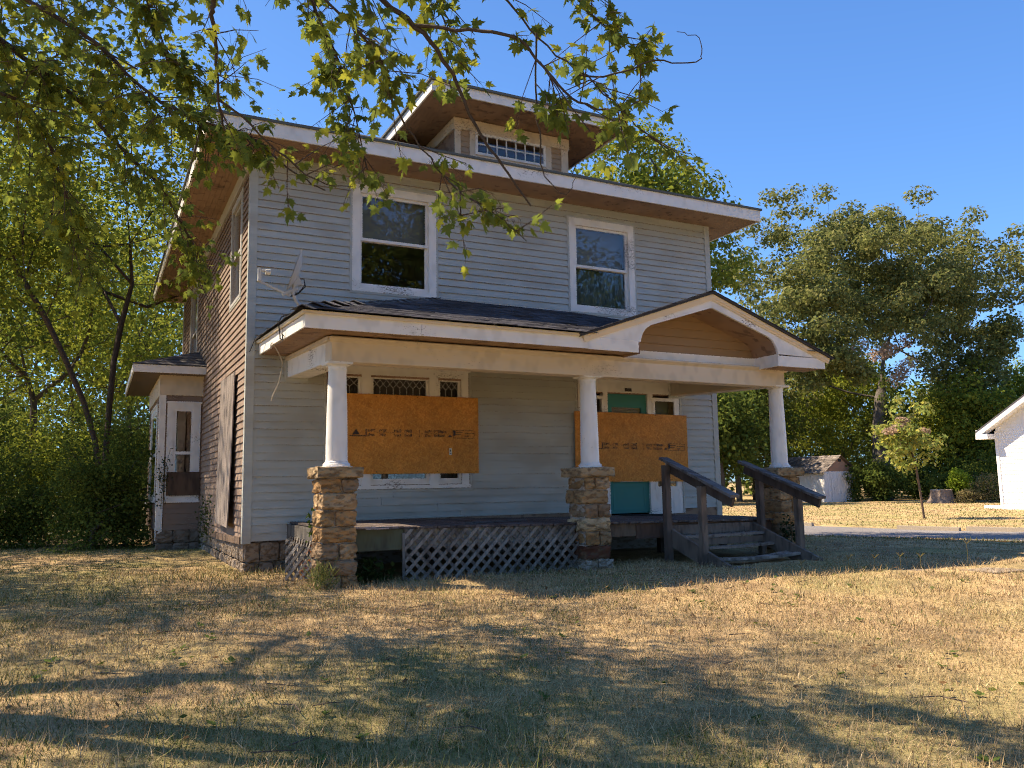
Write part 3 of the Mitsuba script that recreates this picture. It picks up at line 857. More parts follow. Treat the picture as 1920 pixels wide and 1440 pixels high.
def lattice(parent, x0, x1, z0f, z1f, m, rng, spacing=.150, w=.042, skip=0.0):
    """Two layers of diagonal slats clipped to the panel."""
    import shapely
    pg = shapely.Polygon([(x0, z0f(x0)), (x1, z0f(x1)), (x1, z1f(x1)), (x0, z1f(x0))])
    zm = .2
    for layer, sg in ((0, -1), (1, 1)):
        c = x0 - 1.0
        while c < x1 + 1.0:
            if rng.random() >= skip:
                a = np.array((c - .8, zm - sg * .8)) ; b = np.array((c + .8, zm + sg * .8))
                n_ = np.array((-(b - a)[1], (b - a)[0])); n_ = n_ / np.linalg.norm(n_) * w / 2
                cut = shapely.Polygon([a - n_, b - n_, b + n_, a + n_]).intersection(pg)
                for part in getattr(cut, "geoms", [cut]):
                    if part.geom_type == "Polygon" and part.area > 4e-4:
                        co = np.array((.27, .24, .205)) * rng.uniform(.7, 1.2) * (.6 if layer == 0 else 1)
                        y0, y1 = (.002, .009) if layer == 0 else (.010, .018)
                        o = rng.uniform(-.002, .003)
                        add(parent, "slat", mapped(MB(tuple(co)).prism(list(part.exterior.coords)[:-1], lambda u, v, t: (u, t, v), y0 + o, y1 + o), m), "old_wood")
            c += spacing * rng.uniform(.97, 1.03)


lt = numbered(house + "__lattice_panel")
labels[lt] = {"label": "long grey diagonal lattice panel under the porch between the two left piers"}
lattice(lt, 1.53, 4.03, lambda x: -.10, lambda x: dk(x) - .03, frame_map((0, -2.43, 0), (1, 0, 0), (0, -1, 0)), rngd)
add(lt, "frame_strip", MB((.2, .19, .17)).box(1.50, 1.53, -2.45, -2.425, -.09, .5), "old_wood")
lt2 = numbered(house + "__lattice_panel")
labels[lt2] = {"label": "narrow lattice panel closing the left end of the porch deck"}
lattice(lt2, .25, 2.2, lambda x: -.06, lambda x: .40, frame_map((.60, 0, 0), (0, -1, 0), (-1, 0, 0)), rngd)
lt3 = thing("lattice_scrap", "loose broken piece of lattice leaning beside the left pier", "lattice")
lattice(lt3, 0, .62, lambda x: 0.0 + .1 * x, lambda x: .52 - .25 * x, frame_map((.30, -1.45, -.09), (.52, -.85, 0), (-.72, -.44, .12)), rngd, spacing=.12)
# debris by the scrap
dl = MB()
for k in range(60):
    p = np.array((.52, -1.95, .1)) + rngd.normal(0, 1, 3) * (.07, .07, .12)
    d = rngd.normal(0, 1, 3); d /= np.linalg.norm(d); e = np.cross(d, (0, 0, 1)) * .012
    dl.put([p - e, p + e, p + d * rngd.uniform(.05, .12)], [[0, 1, 2]], np.array((.42, .13, .03)) * rngd.uniform(.5, 1.2))
db = thing("dead_plant", "orange brown dead fern caught between the loose lattice and the left pier", "plant")
add(db, "fronds", dl, "leaf")

# ---- front wide window
hw = add(house, "wide_window", mapped(MB().box(1.18, 3.48, -.1, .028, 2.79, 2.90).box(1.16, 3.52, .0, .045, 2.90, 2.925).box(1.18, 1.33, -.1, .027, 1.09, 2.79).box(1.70, 1.84, -.1, .027, 1.09, 2.79).box(2.81, 2.95, -.1, .027, 1.09, 2.79).box(3.36, 3.48, -.1, .027, 1.09, 2.79).box(1.15, 3.5, -.1, .05, 1.035, 1.09), FRONT), "white_paint", label="wide three part window with leaded top panes behind the board")
add(hw, "trim", mapped(sash(MB(), 1.115, 3.535, .99, 2.945, 0, .022, .036), FRONT), "vinyl")
for a, b in ((1.33, 1.70), (1.84, 2.81), (2.95, 3.36)):
    s_ = MB()
    sash(s_, a, b, 1.10, 2.36, -.06, -.02, .05, .09)
    sash(s_, a, b, 2.36, 2.79, -.05, -.012, .05)
    add(hw, "sash", mapped(s_, FRONT), "white_paint")
    pane(hw, a + .04, b - .04, 2.4, 2.75, -.035, FRONT, .003)
    pane(hw, a + .04, b - .04, 1.18, 2.32, -.045, FRONT, -.003)
    ld = MB((.34, .34, .33))
    n = max(2, int(round((b - a - .1) / .108)))
    st = (b - a - .1) / n
    for k in range(n + 1):
        x = a + .05 + k * st
        if 0 < k < n:
            ld.box(x - .004, x + .004, -.037, -.027, 2.40, 2.605)
        for sx in (-1, 1):
            xa = x + sx * st / 2
            if a + .04 < xa < b - .04:
                ld.bar((x, -.032, 2.605), (xa, -.032, 2.66), .008, .008)
                ld.bar((xa, -.032, 2.66), (x, -.032, 2.735), .008, .008)
    add(hw, "leading", mapped(ld, FRONT), "painted")
    cl = MB((.055, .05, .045))
    xs = np.linspace(a, b, 14)
    cl.put([(x, -.2 - .02 * math.sin(k * 1.9), z) for k, x in enumerate(xs) for z in (1.1, 2.79)], [[2 * k, 2 * k + 2, 2 * k + 3, 2 * k + 1] for k in range(13)])
    add(hw, "curtain", mapped(cl, FRONT), "painted")

# ---- front door and side lights
dr_ = add(house, "door_surround", mapped(MB().box(5.58, 7.78, -.1, .03, 2.68, 2.88).box(5.56, 7.80, 0, .045, 2.88, 2.91).box(5.58, 5.86, -.1, .028, .50, 2.68).box(6.10, 6.19, -.1, .028, .50, 2.68).box(7.06, 7.18, -.1, .028, .50, 2.68).box(7.70, 7.78, -.1, .028, .50, 2.68).box(5.86, 6.10, -.1, .02, .5, .93).box(7.18, 7.70, -.1, .02, .5, .93), FRONT), "white_paint", label="cream door surround with narrow side lights")
add(dr_, "trim", mapped(MB().box(5.53, 5.56, 0, .022, .5, 2.94).box(7.80, 7.835, 0, .022, .5, 2.94).box(5.53, 7.835, 0, .021, 2.912, 2.945), FRONT), "vinyl")
for a, b in ((5.86, 6.10), (7.18, 7.70)):
    add(dr_, "sash", mapped(sash(MB(), a - .02, b + .02, .93, 2.61, .0, .036, .06), FRONT), "white_paint")
    pane(dr_, a + .04, b - .04, .99, 2.55, .01, FRONT, .002)
    add(dr_, "backing", mapped(MB((.10, .09, .075)).box(a, b, -.15, -.14, .9, 2.62), FRONT), "painted")
    for k in range(4):
        x = a + (b - a) * (k + .5) / 4
        add(dr_, "panel_board", mapped(MB().box(x - (b - a) / 8 + .004, x + (b - a) / 8 - .004, .02, .026, .52, .915), FRONT), "white_paint")
dd = add(house, "front_door", mapped(sash(MB((.042, .215, .195)), 6.19, 7.06, .53, 2.68, -.07, -.02, .11, .55).box(6.30, 6.95, -.065, -.024, 2.42, 2.57), FRONT), "painted", label="teal front door with a blind in its glass")
add(dd, "lower_panel", mapped(sash(MB((.045, .23, .21)), 6.28, 6.97, .60, 1.04, -.022, -.014, .03), FRONT), "painted")
pane(dd, 6.28, 6.96, 1.06, 2.45, -.04, FRONT)
bl = MB((.33, .28, .21))
for k in range(46):
    z = 1.08 + k * .03
    bl.put([(6.29, -.06, z), (6.95, -.06, z), (6.95, -.075, z + .027), (6.29, -.075, z + .027)], [[0, 1, 2, 3]])
add(dd, "blind", mapped(bl, FRONT), "painted")
nb = add(house, "house_number", mapped(MB((.02, .02, .02)).box(6.565, 6.715, .03, .036, 2.705, 2.765), FRONT), "painted", label="small black plate with the house number 1211")
tm = meshkit.text_mesh("1211", .036, .002, True)
add(nb, "digits", (np.stack([6.59 + np.array(tm.vertices)[:, 0], -.036 - np.array(tm.vertices)[:, 2], 2.717 + np.array(tm.vertices)[:, 1]], -1), np.array(tm.faces), np.tile((.10, .09, .07), (len(tm.vertices), 1))), "painted")
pl = add(house, "porch_lamp", MB((.22, .17, .12)).lathe((7.35, -1.6, 2.79), [(0, 0), (.035, .005), (.05, .03), (.045, .06), (.09, .07), (.09, .11)], 16), "painted", smooth=True, label="small bare lamp holder on the porch ceiling")
mt = thing("doormat", "dark doormat lying askew in front of the teal door", "mat")
mm = MB((.025, .024, .024)); mm.put([(x, y, dk(x) + o) for x, y in ((6.32, -.05), (7.18, -.12), (7.12, -.60), (6.25, -.52)) for o in (.004, .02)], [[0, 2, 3, 1], [2, 4, 5, 3], [4, 6, 7, 5], [6, 0, 1, 7], [1, 3, 5, 7]])
add(mt, "mat", mm, "old_wood")

# ---- the two sheets of board
def osb_sheet(x0, z0, tilt, label, num):
    k_ = thing("chipboard_sheet", label, "board", "orange chipboard sheets over the openings")
    ca, sa = math.cos(tilt), math.sin(tilt)
    m = lambda v: np.stack([x0 + v[:, 0] * ca - v[:, 2] * sa, -.062 - v[:, 1], z0 + v[:, 0] * sa + v[:, 2] * ca], -1)
    nxs = np.linspace(0, 2.44, 13)
    v = [(x, t + .006 * math.sin(x * 2.2 + num), z) for t in (0, .0125) for x in nxs for z in (0, 1.22)]
    n = len(nxs) * 2
    f = [[2 * k + n, 2 * k + 2 + n, 2 * k + 3 + n, 2 * k + 1 + n] for k in range(12)] + [[2 * k, 2 * k + 1, 2 * k + 3, 2 * k + 2] for k in range(12)]
    f += [[2 * k, 2 * k + 2, 2 * k + 2 + n, 2 * k + n] for k in range(12)] + [[2 * k + 1, 2 * k + 1 + n, 2 * k + 3 + n, 2 * k + 3] for k in range(12)] + [[0, n, n + 1, 1], [n - 2, n - 1, 2 * n - 1, 2 * n - 2]]
    add(k_, "sheet", mapped(MB().put(v, f), m), "osb")
    ink = (.035, .022, .02)
    r = np.random.default_rng(3)
    pr = MB(ink)
    Y0, Y1 = .0205, .0215

    def bar_(a, b, c, d):
        pr.box(a, b, Y0, Y1, c, d)

    def txt(s, x, z, h):
        t = meshkit.text_mesh(s, h, .001, True)
        tv = np.array(t.vertices)
        pr.put(np.stack([x + tv[:, 0], Y0 + tv[:, 2], z + tv[:, 1]], -1), np.array(t.faces))
    zb = .565
    pr.prism([(.34, zb + .03), (.46, zb + .03), (.40, zb + .115)], lambda u, v, t: (u, t, v), Y0, Y1)
    bar_(.30, .55, zb + .004, zb + .018); bar_(.55, .56, zb, zb + .12)
    for gx in (.58, .76, 1.0, 1.17, 1.5, 1.66):
        for row in (0, 1):
            zz = zb + (.075 if row == 0 else .01)
            x = gx
            while x < gx + .115 * (1 if row == 0 else .9):
                w_ = r.uniform(.006, .018)
                for t in range(3):
                    if r.random() < .72:
                        bar_(x, x + w_, zz + t * .014, zz + t * .014 + r.uniform(.007, .012))
                x += w_ + r.uniform(.002, .006)
    for gx in (.56, 1.285, 1.42, 1.74):
        bar_(gx, gx + .005, zb, zb + .12)
    bar_(.70, 1.28, zb + .062, zb + .065); bar_(1.45, 1.74, zb + .062, zb + .065)
    txt("APA", 1.77, zb + .07, .036); txt("000", 1.77, zb + .012, .030)
    pr.prism([(1.90, zb + .012), (1.97, zb + .012), (1.935, zb + .05)], lambda u, v, t: (u, t, v), Y0, Y1)
    for a, b, c, d in ((1.985, 2.36, zb - .008, zb - .002), (1.985, 2.36, zb + .116, zb + .122), (1.985, 1.993, zb - .002, zb + .116), (2.352, 2.36, zb - .002, zb + .116), (2.03, 2.16, zb + .085, zb + .094), (2.19, 2.35, zb + .07, zb + .078), (2.03, 2.13, zb + .045, zb + .055), (2.19, 2.26, zb + .02, zb + .034), (2.0, 2.03, zb + .03, zb + .11)):
        bar_(a, b, c, d)
    add(k_, "printed_stamp", mapped(pr, m), "painted", label="black printed grade stamp")
    tg = MB((.62, .58, .45)); tg.box(1.915, 1.965, Y0, Y1, .29, .40)
    tk = add(k_, "tag", mapped(tg, m), "painted", label="small pale paper tag")
    tl = MB((.1, .08, .06)); tl.box(1.932, 1.948, Y1, Y1 + .0008, .345, .375).box(1.926, 1.954, Y1, Y1 + .0008, .31, .322)
    add(tk, "print", mapped(tl, m), "painted")
    nl = MB((.05, .045, .04))
    for x in np.linspace(.06, 2.38, 8):
        for z in (.03, 1.19):
            nl.box(x - .005, x + .005, Y0 - .004, Y0 + .001, z - .005, z + .005)
    add(k_, "screws", mapped(nl, m), "painted")


osb_sheet(1.19, 1.268, -.002, "orange chipboard sheet over the wide window at the left of the porch", 0)
osb_sheet(5.455, 1.10, -.010, "orange chipboard sheet over the teal front door", 1)

# ---- steps with rails
stp = thing("porch_steps", "weathered wooden porch steps with sagging treads and two plank rails", "steps")
DW, DW2 = (.15, .115, .09), (.20, .16, .125)
for x in (5.50, 7.14):
    v = []
    for xx in (x, x + .04):
        v += [(xx, -2.47, .44), (xx, -3.78, -.03), (xx, -3.78, -.16), (xx, -3.55, -.18), (xx, -2.47, .18)]
    add(stp, "stringer", MB(DW2).put(v, [[0, 1, 2, 3]]).put(v, [[0, 3, 4, 4], [5, 8, 7, 6], [5, 9, 8, 8], [0, 5, 6, 1], [1, 6, 7, 2], [2, 7, 8, 3], [3, 8, 9, 4], [4, 9, 5, 0]]), "old_wood")
for k, (y, z) in enumerate(((-2.74, .305), (-3.05, .16), (-3.40, .045), (-3.74, -.075))):
    for s in range(2):
        sagk = (0.012, .02, .05, .006)[k]
        n = 9
        xs = np.linspace(5.545, 7.135, n)
        if k == 1 and s == 0:
            continue
        tl = (.0, -.02, .035, 0)[k] * (1 if s else -1)
        pts = [(x, yy + tl * (x - 6.3), z - sagk * (1 - ((x - 6.34) / .8) ** 2) * (1 if s else .6) + dz) for x in xs for yy in (y + .135 * s + .004, y + .135 * s + .132) for dz in (-.036, 0)]
        f = []
        for a in range(n - 1):
            b = a * 4
            f += [[b, b + 4, b + 5, b + 1], [b + 1, b + 5, b + 7, b + 3], [b + 3, b + 7, b + 6, b + 2], [b + 2, b + 6, b + 4, b]]
        f += [[0, 1, 3, 2], [4 * n - 4, 4 * n - 2, 4 * n - 1, 4 * n - 3]]
        c = np.array((.33, .28, .235)) * rngd.uniform(.8, 1.2)
        add(stp, "tread", MB(tuple(c)).put(pts, f), "old_wood")
    if k in (0, 3):
        add(stp, "riser", MB(DW2).box(5.545, 7.135, y + .02, y + .045, z - (.15 if k == 0 else .11), z - .055), "old_wood")
add(stp, "riser", MB(DW2).box(5.545, 7.135, -2.49, -2.475, .30, .44), "old_wood")
for side, x in (("l", 5.42), ("r", 7.20)):
    px0 = x
    add(stp, "post", MB(DW).box(px0, px0 + .09, -2.60, -2.51, (-.2 if side == "l" else -.15), 1.31 if side == "l" else 1.2), "old_wood")
    add(stp, "post", MB(DW2).box(px0 + .005, px0 + .095, -3.36, -3.27, -.2, 1.0 if side == "l" else .9), "old_wood")
    rx_ = px0 + (.115 if side == "l" else -.022)
    a, b = ((rx_, -2.50, 1.30), (rx_, -3.86, .80)) if side == "l" else ((rx_, -2.33, 1.255), (rx_, -3.79, .745))
    add(stp, "rail", MB((.10, .078, .064)).bar(a, b, .04, .15), "old_wood")
    add(stp, "cap_rail", MB((.17, .16, .155)).bar((a[0] - .02, a[1] + .06, a[2] + .09 + .022), (b[0] - .02, b[1] - .06, b[2] + .09 - .022), .15, .036), "old_wood")
lv = MB()
for k in range(420):
    s = rngd.integers(4)
    y0_, z0_ = ((-2.74, .305), (-3.05, .16), (-3.40, .045), (-3.74, -.075))[s]
    p = np.array((rngd.uniform(5.6, 7.1), y0_ + rngd.uniform(.02, .24), z0_ - .012 + rngd.uniform(0, .02)))
    d = rngd.normal(0, 1, 3) * (1, 1, .25); d /= np.linalg.norm(d); e = np.cross(d, (0, 0, 1)) * .01
    lv.put([p - e, p + e, p + d * rngd.uniform(.03, .09)], [[0, 1, 2]], np.array((.22, .15, .08)) * rngd.uniform(.4, 1.3))
add(None, "leaf_litter", lv, "leaf")
labels["leaf_litter"] = {"label": "dry leaves and grass lying on the porch steps", "category": "leaves", "kind": "stuff"}

# ---- small things
dish = thing("satellite_dish", "grey satellite dish on the left corner of the porch roof", "satellite dish")
V, F = [], []
# a shallow bowl facing left, seen edge-on
na, nr = 28, 6
axis_d = nrm((-.93, .115, .30)); uu = nrm(np.cross(axis_d, (0, 1, 0))); uu = uu if uu[2] > 0 else -uu; vv = np.cross(axis_d, uu)
cen = np.array((.075, -2.70, 3.60))
bowl = MB()
for off in (0, -.006):
    P = [cen + axis_d * (-.065 * (1 - (r / nr) ** 2) + off) + (uu * math.cos(2 * math.pi * a / na) * .26 + vv * math.sin(2 * math.pi * a / na) * .24) * (r / nr) for r in range(nr + 1) for a in range(na)]
    bowl.put(P, [[r * na + a, r * na + (a + 1) % na, (r + 1) * na + (a + 1) % na, (r + 1) * na + a] for r in range(nr) for a in range(na)])
add(dish, "reflector", bowl, "metal", smooth=True)
add(dish, "bracket", MB().bar((.06, -2.70, 3.45), (.15, -2.70, 3.49), .05, .11).bar((-.05, -2.7, 3.30), (.12, -2.7, 3.38), .05, .03), "metal")
add(dish, "mast", MB().tube([(.08, -2.70, 3.42), (.07, -2.70, 3.32), (.11, -2.70, 3.24), (.22, -2.68, 3.10)], .022, 10), "metal", smooth=40)
add(dish, "feed_arm", MB().bar((.04, -2.70, 3.29), (-.31, -2.70, 3.43), .022, .022), "metal")
add(dish, "feed_horn", MB((.5, .49, .46)).box(-.33, -.295, -2.73, -2.67, 3.43, 3.58).tube([(-.30, -2.7, 3.555), (-.24, -2.7, 3.555)], .014, 8).tube([(-.245, -2.7, 3.545), (-.19, -2.7, 3.55)], .03, 10), "painted")
add(dish, "cable", MB((.02, .02, .02)).tube([(.05, -2.70, 3.29), (.13, -2.72, 3.33), (.20, -2.72, 3.42), (.19, -2.72, 3.50), (.15, -2.71, 3.50)], .006, 5).tube([(.04, -2.70, 3.28), (.12, -2.73, 3.31), (.21, -2.73, 3.41), (.19, -2.73, 3.49)], .006, 5), "painted")
cb = thing("cable", "pale loose cable hanging from the left porch eave", "cable")
add(cb, "wire", MB((.45, .38, .28)).tube([(.12, -1.1, 2.97), (.13, -1.15, 3.0), (.16, -1.12, 2.98), (.22, -1.15, 2.86), (.27, -1.15, 2.75), (.26, -1.15, 2.62), (.22, -1.15, 2.45), (.15, -1.13, 2.28), (.14, -1.12, 2.22)], .007, 6), "painted")
cb2 = thing("cable", "black cable looped over the left porch eave", "cable")
add(cb2, "wire", MB((.02, .02, .022)).tube([(.55, -1.9, 3.36), (.25, -1.9, 3.27), (.10, -1.9, 3.2), (.07, -1.88, 3.12), (.09, -1.86, 3.02), (.10, -1.85, 2.93), (.14, -1.83, 2.92), (.12, -1.84, 3.0), (.16, -1.86, 2.95)], .009, 6).tube([(.02, -.05, 3.04), (.04, -.3, 3.16), (.1, -.6, 3.2), (.4, -1.4, 3.3), (.55, -1.9, 3.36)], .006, 5), "painted")
pk = thing("board", "grey weathered plywood board leaning on the brown side wall", "board")
V = []
n = 10
for t in (0, .016):
    for a in range(n + 1):
        for b in range(5):
            s_, u_ = a / n, b / 4
            y0_ = 2.36 - .02 * s_ + .1 * s_ * 0
            y = (2.36 + (0.82 - 2.36) * u_)
            z = .50 + (2.40 - .04) * s_ + .03 * (1 - u_)
            x = -.045 - .035 * (1 - s_) ** 1.5 - .02 * u_ * (1 - s_) - t
            V.append((x, y, z))
m_ = (n + 1) * 5
F = []
for a in range(n):
    for b in range(4):
        q0 = a * 5 + b
        F += [[q0, q0 + 1, q0 + 6, q0 + 5], [q0 + m_, q0 + 5 + m_, q0 + 6 + m_, q0 + 1 + m_]]
for a in range(n):
    F += [[a * 5, a * 5 + 5, a * 5 + 5 + m_, a * 5 + m_], [a * 5 + 4, a * 5 + 4 + m_, a * 5 + 9 + m_, a * 5 + 9]]
for b in range(4):
    F += [[b, b + m_, b + 1 + m_, b + 1], [n * 5 + b, n * 5 + b + 1, n * 5 + b + 1 + m_, n * 5 + b + m_]]
add(pk, "sheet", MB((.30, .255, .225)).put(V, F), "old_wood", smooth=False)
bb = thing("board", "small brown board nailed across the bottom of the bay window", "board")
add(bb, "sheet", mapped(MB((.135, .085, .055)).box(.14, .755, .052, .066, .97, 1.43), BF), "old_wood")
lp = thing("plank", "loose thin plank lying on the porch deck", "plank")
add(lp, "board", MB((.12, .105, .10)).bar((2.55, -2.05, dk(2.55) + .012), (3.55, -1.75, dk(3.55) + .03), .12, .018), "old_wood")

# ------------------------------------------------------------------ trees and plants
GREEN = [(0.065, 0.090, 0.020), (0.080, 0.105, 0.022), (0.050, 0.075, 0.020), (0.100, 0.120, 0.025)]
YELLOW = [(0.125, 0.150, 0.022), (0.160, 0.170, 0.022), (0.100, 0.130, 0.024), (0.145, 0.160, 0.026)]
OLIVE = [(0.115, 0.128, 0.040), (0.140, 0.148, 0.050), (0.095, 0.108, 0.034), (0.165, 0.162, 0.060)]
DARK = GREEN
TAN = [(0.28, 0.205, 0.15), (0.34, 0.255, 0.19), (0.24, 0.175, 0.125)]


def leaves(rng, centers, n_each, sigma, size, palette, droop=0.3, flat=0.65):
    """Folded leaf blades scattered round the centres; returns a mesh builder."""
    centers = np.asarray(centers, float)
    n = len(centers) * n_each
    c = np.repeat(centers, n_each, 0)
    r = rng.normal(0, 1, (n, 3)); r /= np.linalg.norm(r, axis=1, keepdims=True)
    r *= rng.random((n, 1)) ** 0.36 * 1.65
    p = c + r * np.array([1, 1, flat]) * np.asarray(sigma if np.ndim(sigma) == 0 else np.repeat(sigma, n_each)[:, None])
    nn = r / (np.linalg.norm(r, axis=1, keepdims=True) + 1e-9) * .9 + rng.normal(0, .5, (n, 3)) + [0, 0, .45]
    nn /= np.linalg.norm(nn, axis=1, keepdims=True)
    d = rng.normal(0, 1, (n, 3)); d[:, 2] -= droop; d -= nn * (d * nn).sum(1, keepdims=True); d /= np.linalg.norm(d, axis=1, keepdims=True) + 1e-9
    s = np.cross(d, nn)
    L = size * rng.uniform(.6, 1.3, (n, 1)); w = L * rng.uniform(.28, .42, (n, 1))
    f = L * rng.uniform(.04, .2, (n, 1))
    V = np.stack([p, p + d * L * .5 + s * w + nn * f, p + d * L, p + d * L * .5 - s * w + nn * f], 1).reshape(-1, 3)
    b = np.arange(n)[:, None] * 4
    F = np.vstack([b + [0, 1, 2], b + [0, 2, 3]])
    col = np.array(palette)[rng.integers(0, len(palette), n)] * rng.uniform(1.15, 2.25, (n, 1))   # a leaf reflects about half of this and lets half through
    mb = MB(); mb.put(V, F, np.repeat(col, 4, 0))
    return mb


def skeleton(rng, trunk, attr, r0, rtip=.012, power=.5):
    """Grow limbs from the trunk polyline to every attractor; returns tube builder and the new nodes."""
    P = [np.array(p, float) for p in trunk]
    par = [-1] + list(range(len(trunk) - 1))
    fixed = len(P)
    top = P[-1]
    attr = np.asarray(attr, float)
    for a in attr[np.argsort(np.linalg.norm(attr - top, axis=1))]:
        Q = np.array(P)
        d = a - Q
        L = np.linalg.norm(d, axis=1) + 1e-6
        prev = np.array([Q[k] - Q[par[k]] if par[k] >= 0 else (0, 0, 1.0) for k in range(len(P))])
        cosv = (d * prev).sum(1) / (L * (np.linalg.norm(prev, axis=1) + 1e-6))
        cost = L * (1.35 - .45 * cosv) + .25 * np.maximum(0, Q[:, 2] - a[2])
        cost[:max(1, fixed // 2)] += 1.5
        k = int(np.argmin(cost))
        m = max(1, int(L[k] / 1.1))
        last = k
        bow = rng.normal(0, .07, 3) * L[k] + (0, 0, .05 * L[k])
        for s in range(1, m + 1):
            t = s / m
            P.append(P[k] + d[k] * t + bow * math.sin(math.pi * t) + (rng.normal(0, .03, 3) if s < m else 0))
            par.append(last); last = len(P) - 1
    n = len(P)
    load = np.zeros(n); kids = [[] for _ in range(n)]
    for k in range(n):
        if par[k] >= 0:
            kids[par[k]].append(k)
    for k in range(n - 1, -1, -1):
        if not kids[k]:
            load[k] = 1
        if par[k] >= 0:
            load[par[k]] += load[k]
    rad = rtip * load ** power
    rad = rad * min(1.0, r0 / rad[0]) if rad[0] > r0 else rad
    rad[:fixed] = np.maximum(rad[:fixed], np.linspace(r0, r0 * .62, fixed))
    tb = MB((.10, .085, .07))
    done = set()
    for k in range(n):          # chains
        if k in done or par[k] < 0 and k != 0:
            continue
    starts = [(k, c) for k in range(n) for idx, c in enumerate(sorted(kids[k], key=lambda c: -load[c])) if idx > 0] + [(-1, 0)]
    for base, c in starts:
        ch = [base] if base >= 0 else []
        ch.append(c)
        while kids[ch[-1]]:
            ch.append(max(kids[ch[-1]], key=lambda q: load[q]))
        if len(ch) < 2:
            continue
        pts = np.array([P[q] for q in ch]); rr = np.array([rad[q] for q in ch])
        if base >= 0:
            rr[0] = min(rr[0], rr[1] * 1.15)
        tb.tube(pts, np.maximum(rr, .004), 7 if rr.max() > .08 else 4, np.array((.10, .085, .07)) * rng.uniform(.8, 1.2))
    return tb, np.array(P[fixed:])


def in_crown(rng, center, radii, n, hollow=.35, bumps=.35, seed=0, zmin=-1.0):
    """Points in a lumpy ellipsoid, thinner towards the middle."""
    out = []
    c, r = np.asarray(center, float), np.asarray(radii, float)
    while len(out) < n:
        d = rng.normal(0, 1, 3); d /= np.linalg.norm(d)
        if d[2] < zmin:
            continue
        lim = 1 - bumps + bumps * 2 * meshkit.noise((d * 2.1 + seed * 7.3)[None], seed)[0]
        t = (hollow + (1 - hollow) * rng.random() ** .7) * lim
        out.append(c + d * t * r)
    return np.array(out)


def tree(name, label, cat, base, trunk, center, radii, n_attr, n_leaf, sigma, size, palette, seed, r0, group=None, bark=(.10, .085, .07), extra=None, hollow=.35, bumps=.35, zmin=-1.0, droop=.3, power=.5):
    rng = np.random.default_rng(seed)
    k = thing(name, label, cat, group)
    at = in_crown(rng, center, radii, n_attr, hollow, bumps, seed, zmin)
    if extra is not None:
        at = np.vstack([at, extra])
    tb, nodes = skeleton(rng, [base] + list(trunk), at, r0, power=power)
    v, f, c = tb.arrays()
    add(k, "trunk", (v, f, c * np.array(bark) / np.array((.10, .085, .07))), "bark", smooth=True)
    add(k, "crown", leaves(rng, at, n_leaf, sigma, size, palette, droop), "leaf", kind="stuff")
    return k


def gz(x, y):
    return float(ground(x, y))


# left of the house: the twin trunk and the woods behind it
tree("twin_trunk_tree", "twin trunked leafy tree leaning apart beside the left bay of the house", "tree", (-1.72, 9.0, gz(-1.7, 9) - .1), [(-1.72, 9.0, 1.3), (-1.70, 9.0, 2.2), (-1.67, 9.0, 3.1), (-1.62, 9.0, 4.1), (-1.5, 9.0, 5.0), (-1.3, 9.0, 6.0)],
     (-1.6, 9.3, 8.6), (3.6, 3.6, 3.4), 170, 80, .46, .125, YELLOW, 101, .065, "trees left of the house", bark=(.085, .065, .055), bumps=.3)
rngt = np.random.default_rng(7)
tree("twin_trunk_tree", "dark leafy tree whose trunk leans to the left edge of the photo", "tree", (-1.85, 8.8, gz(-1.8, 9) - .1), [(-1.80, 8.8, 1.3), (-1.93, 8.8, 2.2), (-2.20, 8.8, 3.1), (-2.65, 8.8, 4.15), (-3.05, 8.8, 5.0), (-3.5, 8.8, 5.8)],
     (-4.4, 8.6, 7.6), (3.0, 3.2, 3.2), 120, 75, .46, .12, YELLOW, 102, .06, "trees left of the house", bark=(.085, .065, .055), bumps=.3)
for sd, (x, y, h, r, n, pal) in enumerate([(-9.0, 3.5, 11.0, 4.2, 230, YELLOW), (-3.6, 14.5, 11.5, 3.4, 130, YELLOW), (-1.0, 19.0, 13.0, 3.6, 130, YELLOW), (-5.2, 21.0, 13.0, 3.8, 130, GREEN), (1.8, 27.0, 14.0, 4.2, 120, GREEN), (-3.0, 30.0, 15.0, 4.5, 130, YELLOW), (-7.4, 11.2, 11.0, 3.7, 210, GREEN), (-.4, 40.0, 17.0, 6.0, 130, GREEN), (-7.5, 36.0, 17.0, 5.5, 120, YELLOW)]):
    tree("woodland_tree", ["leafy tree standing just left of the lawn", "sunlit yellow green tree close behind the twin trunks", "tall sunlit tree behind the back corner of the house", "tall green tree deeper in the woods at the left", "tree far behind the house at the left", "yellow green tree far back in the woods at the left", "green tree at the far left of the woods", "tall tree closing the view behind the woods", "tall yellow green tree at the back left of the woods"][sd], "tree",
         (x, y, gz(x, y) - .1), [(x + .1, y, h * .18), (x + .05, y + .1, h * .32)], (x, y, h * .60), (r, r, h * .42), n, 72, .54, .135 + .003 * (y > 15) * y / 2, pal, 110 + sd, .11, "trees left of the house", hollow=.25)
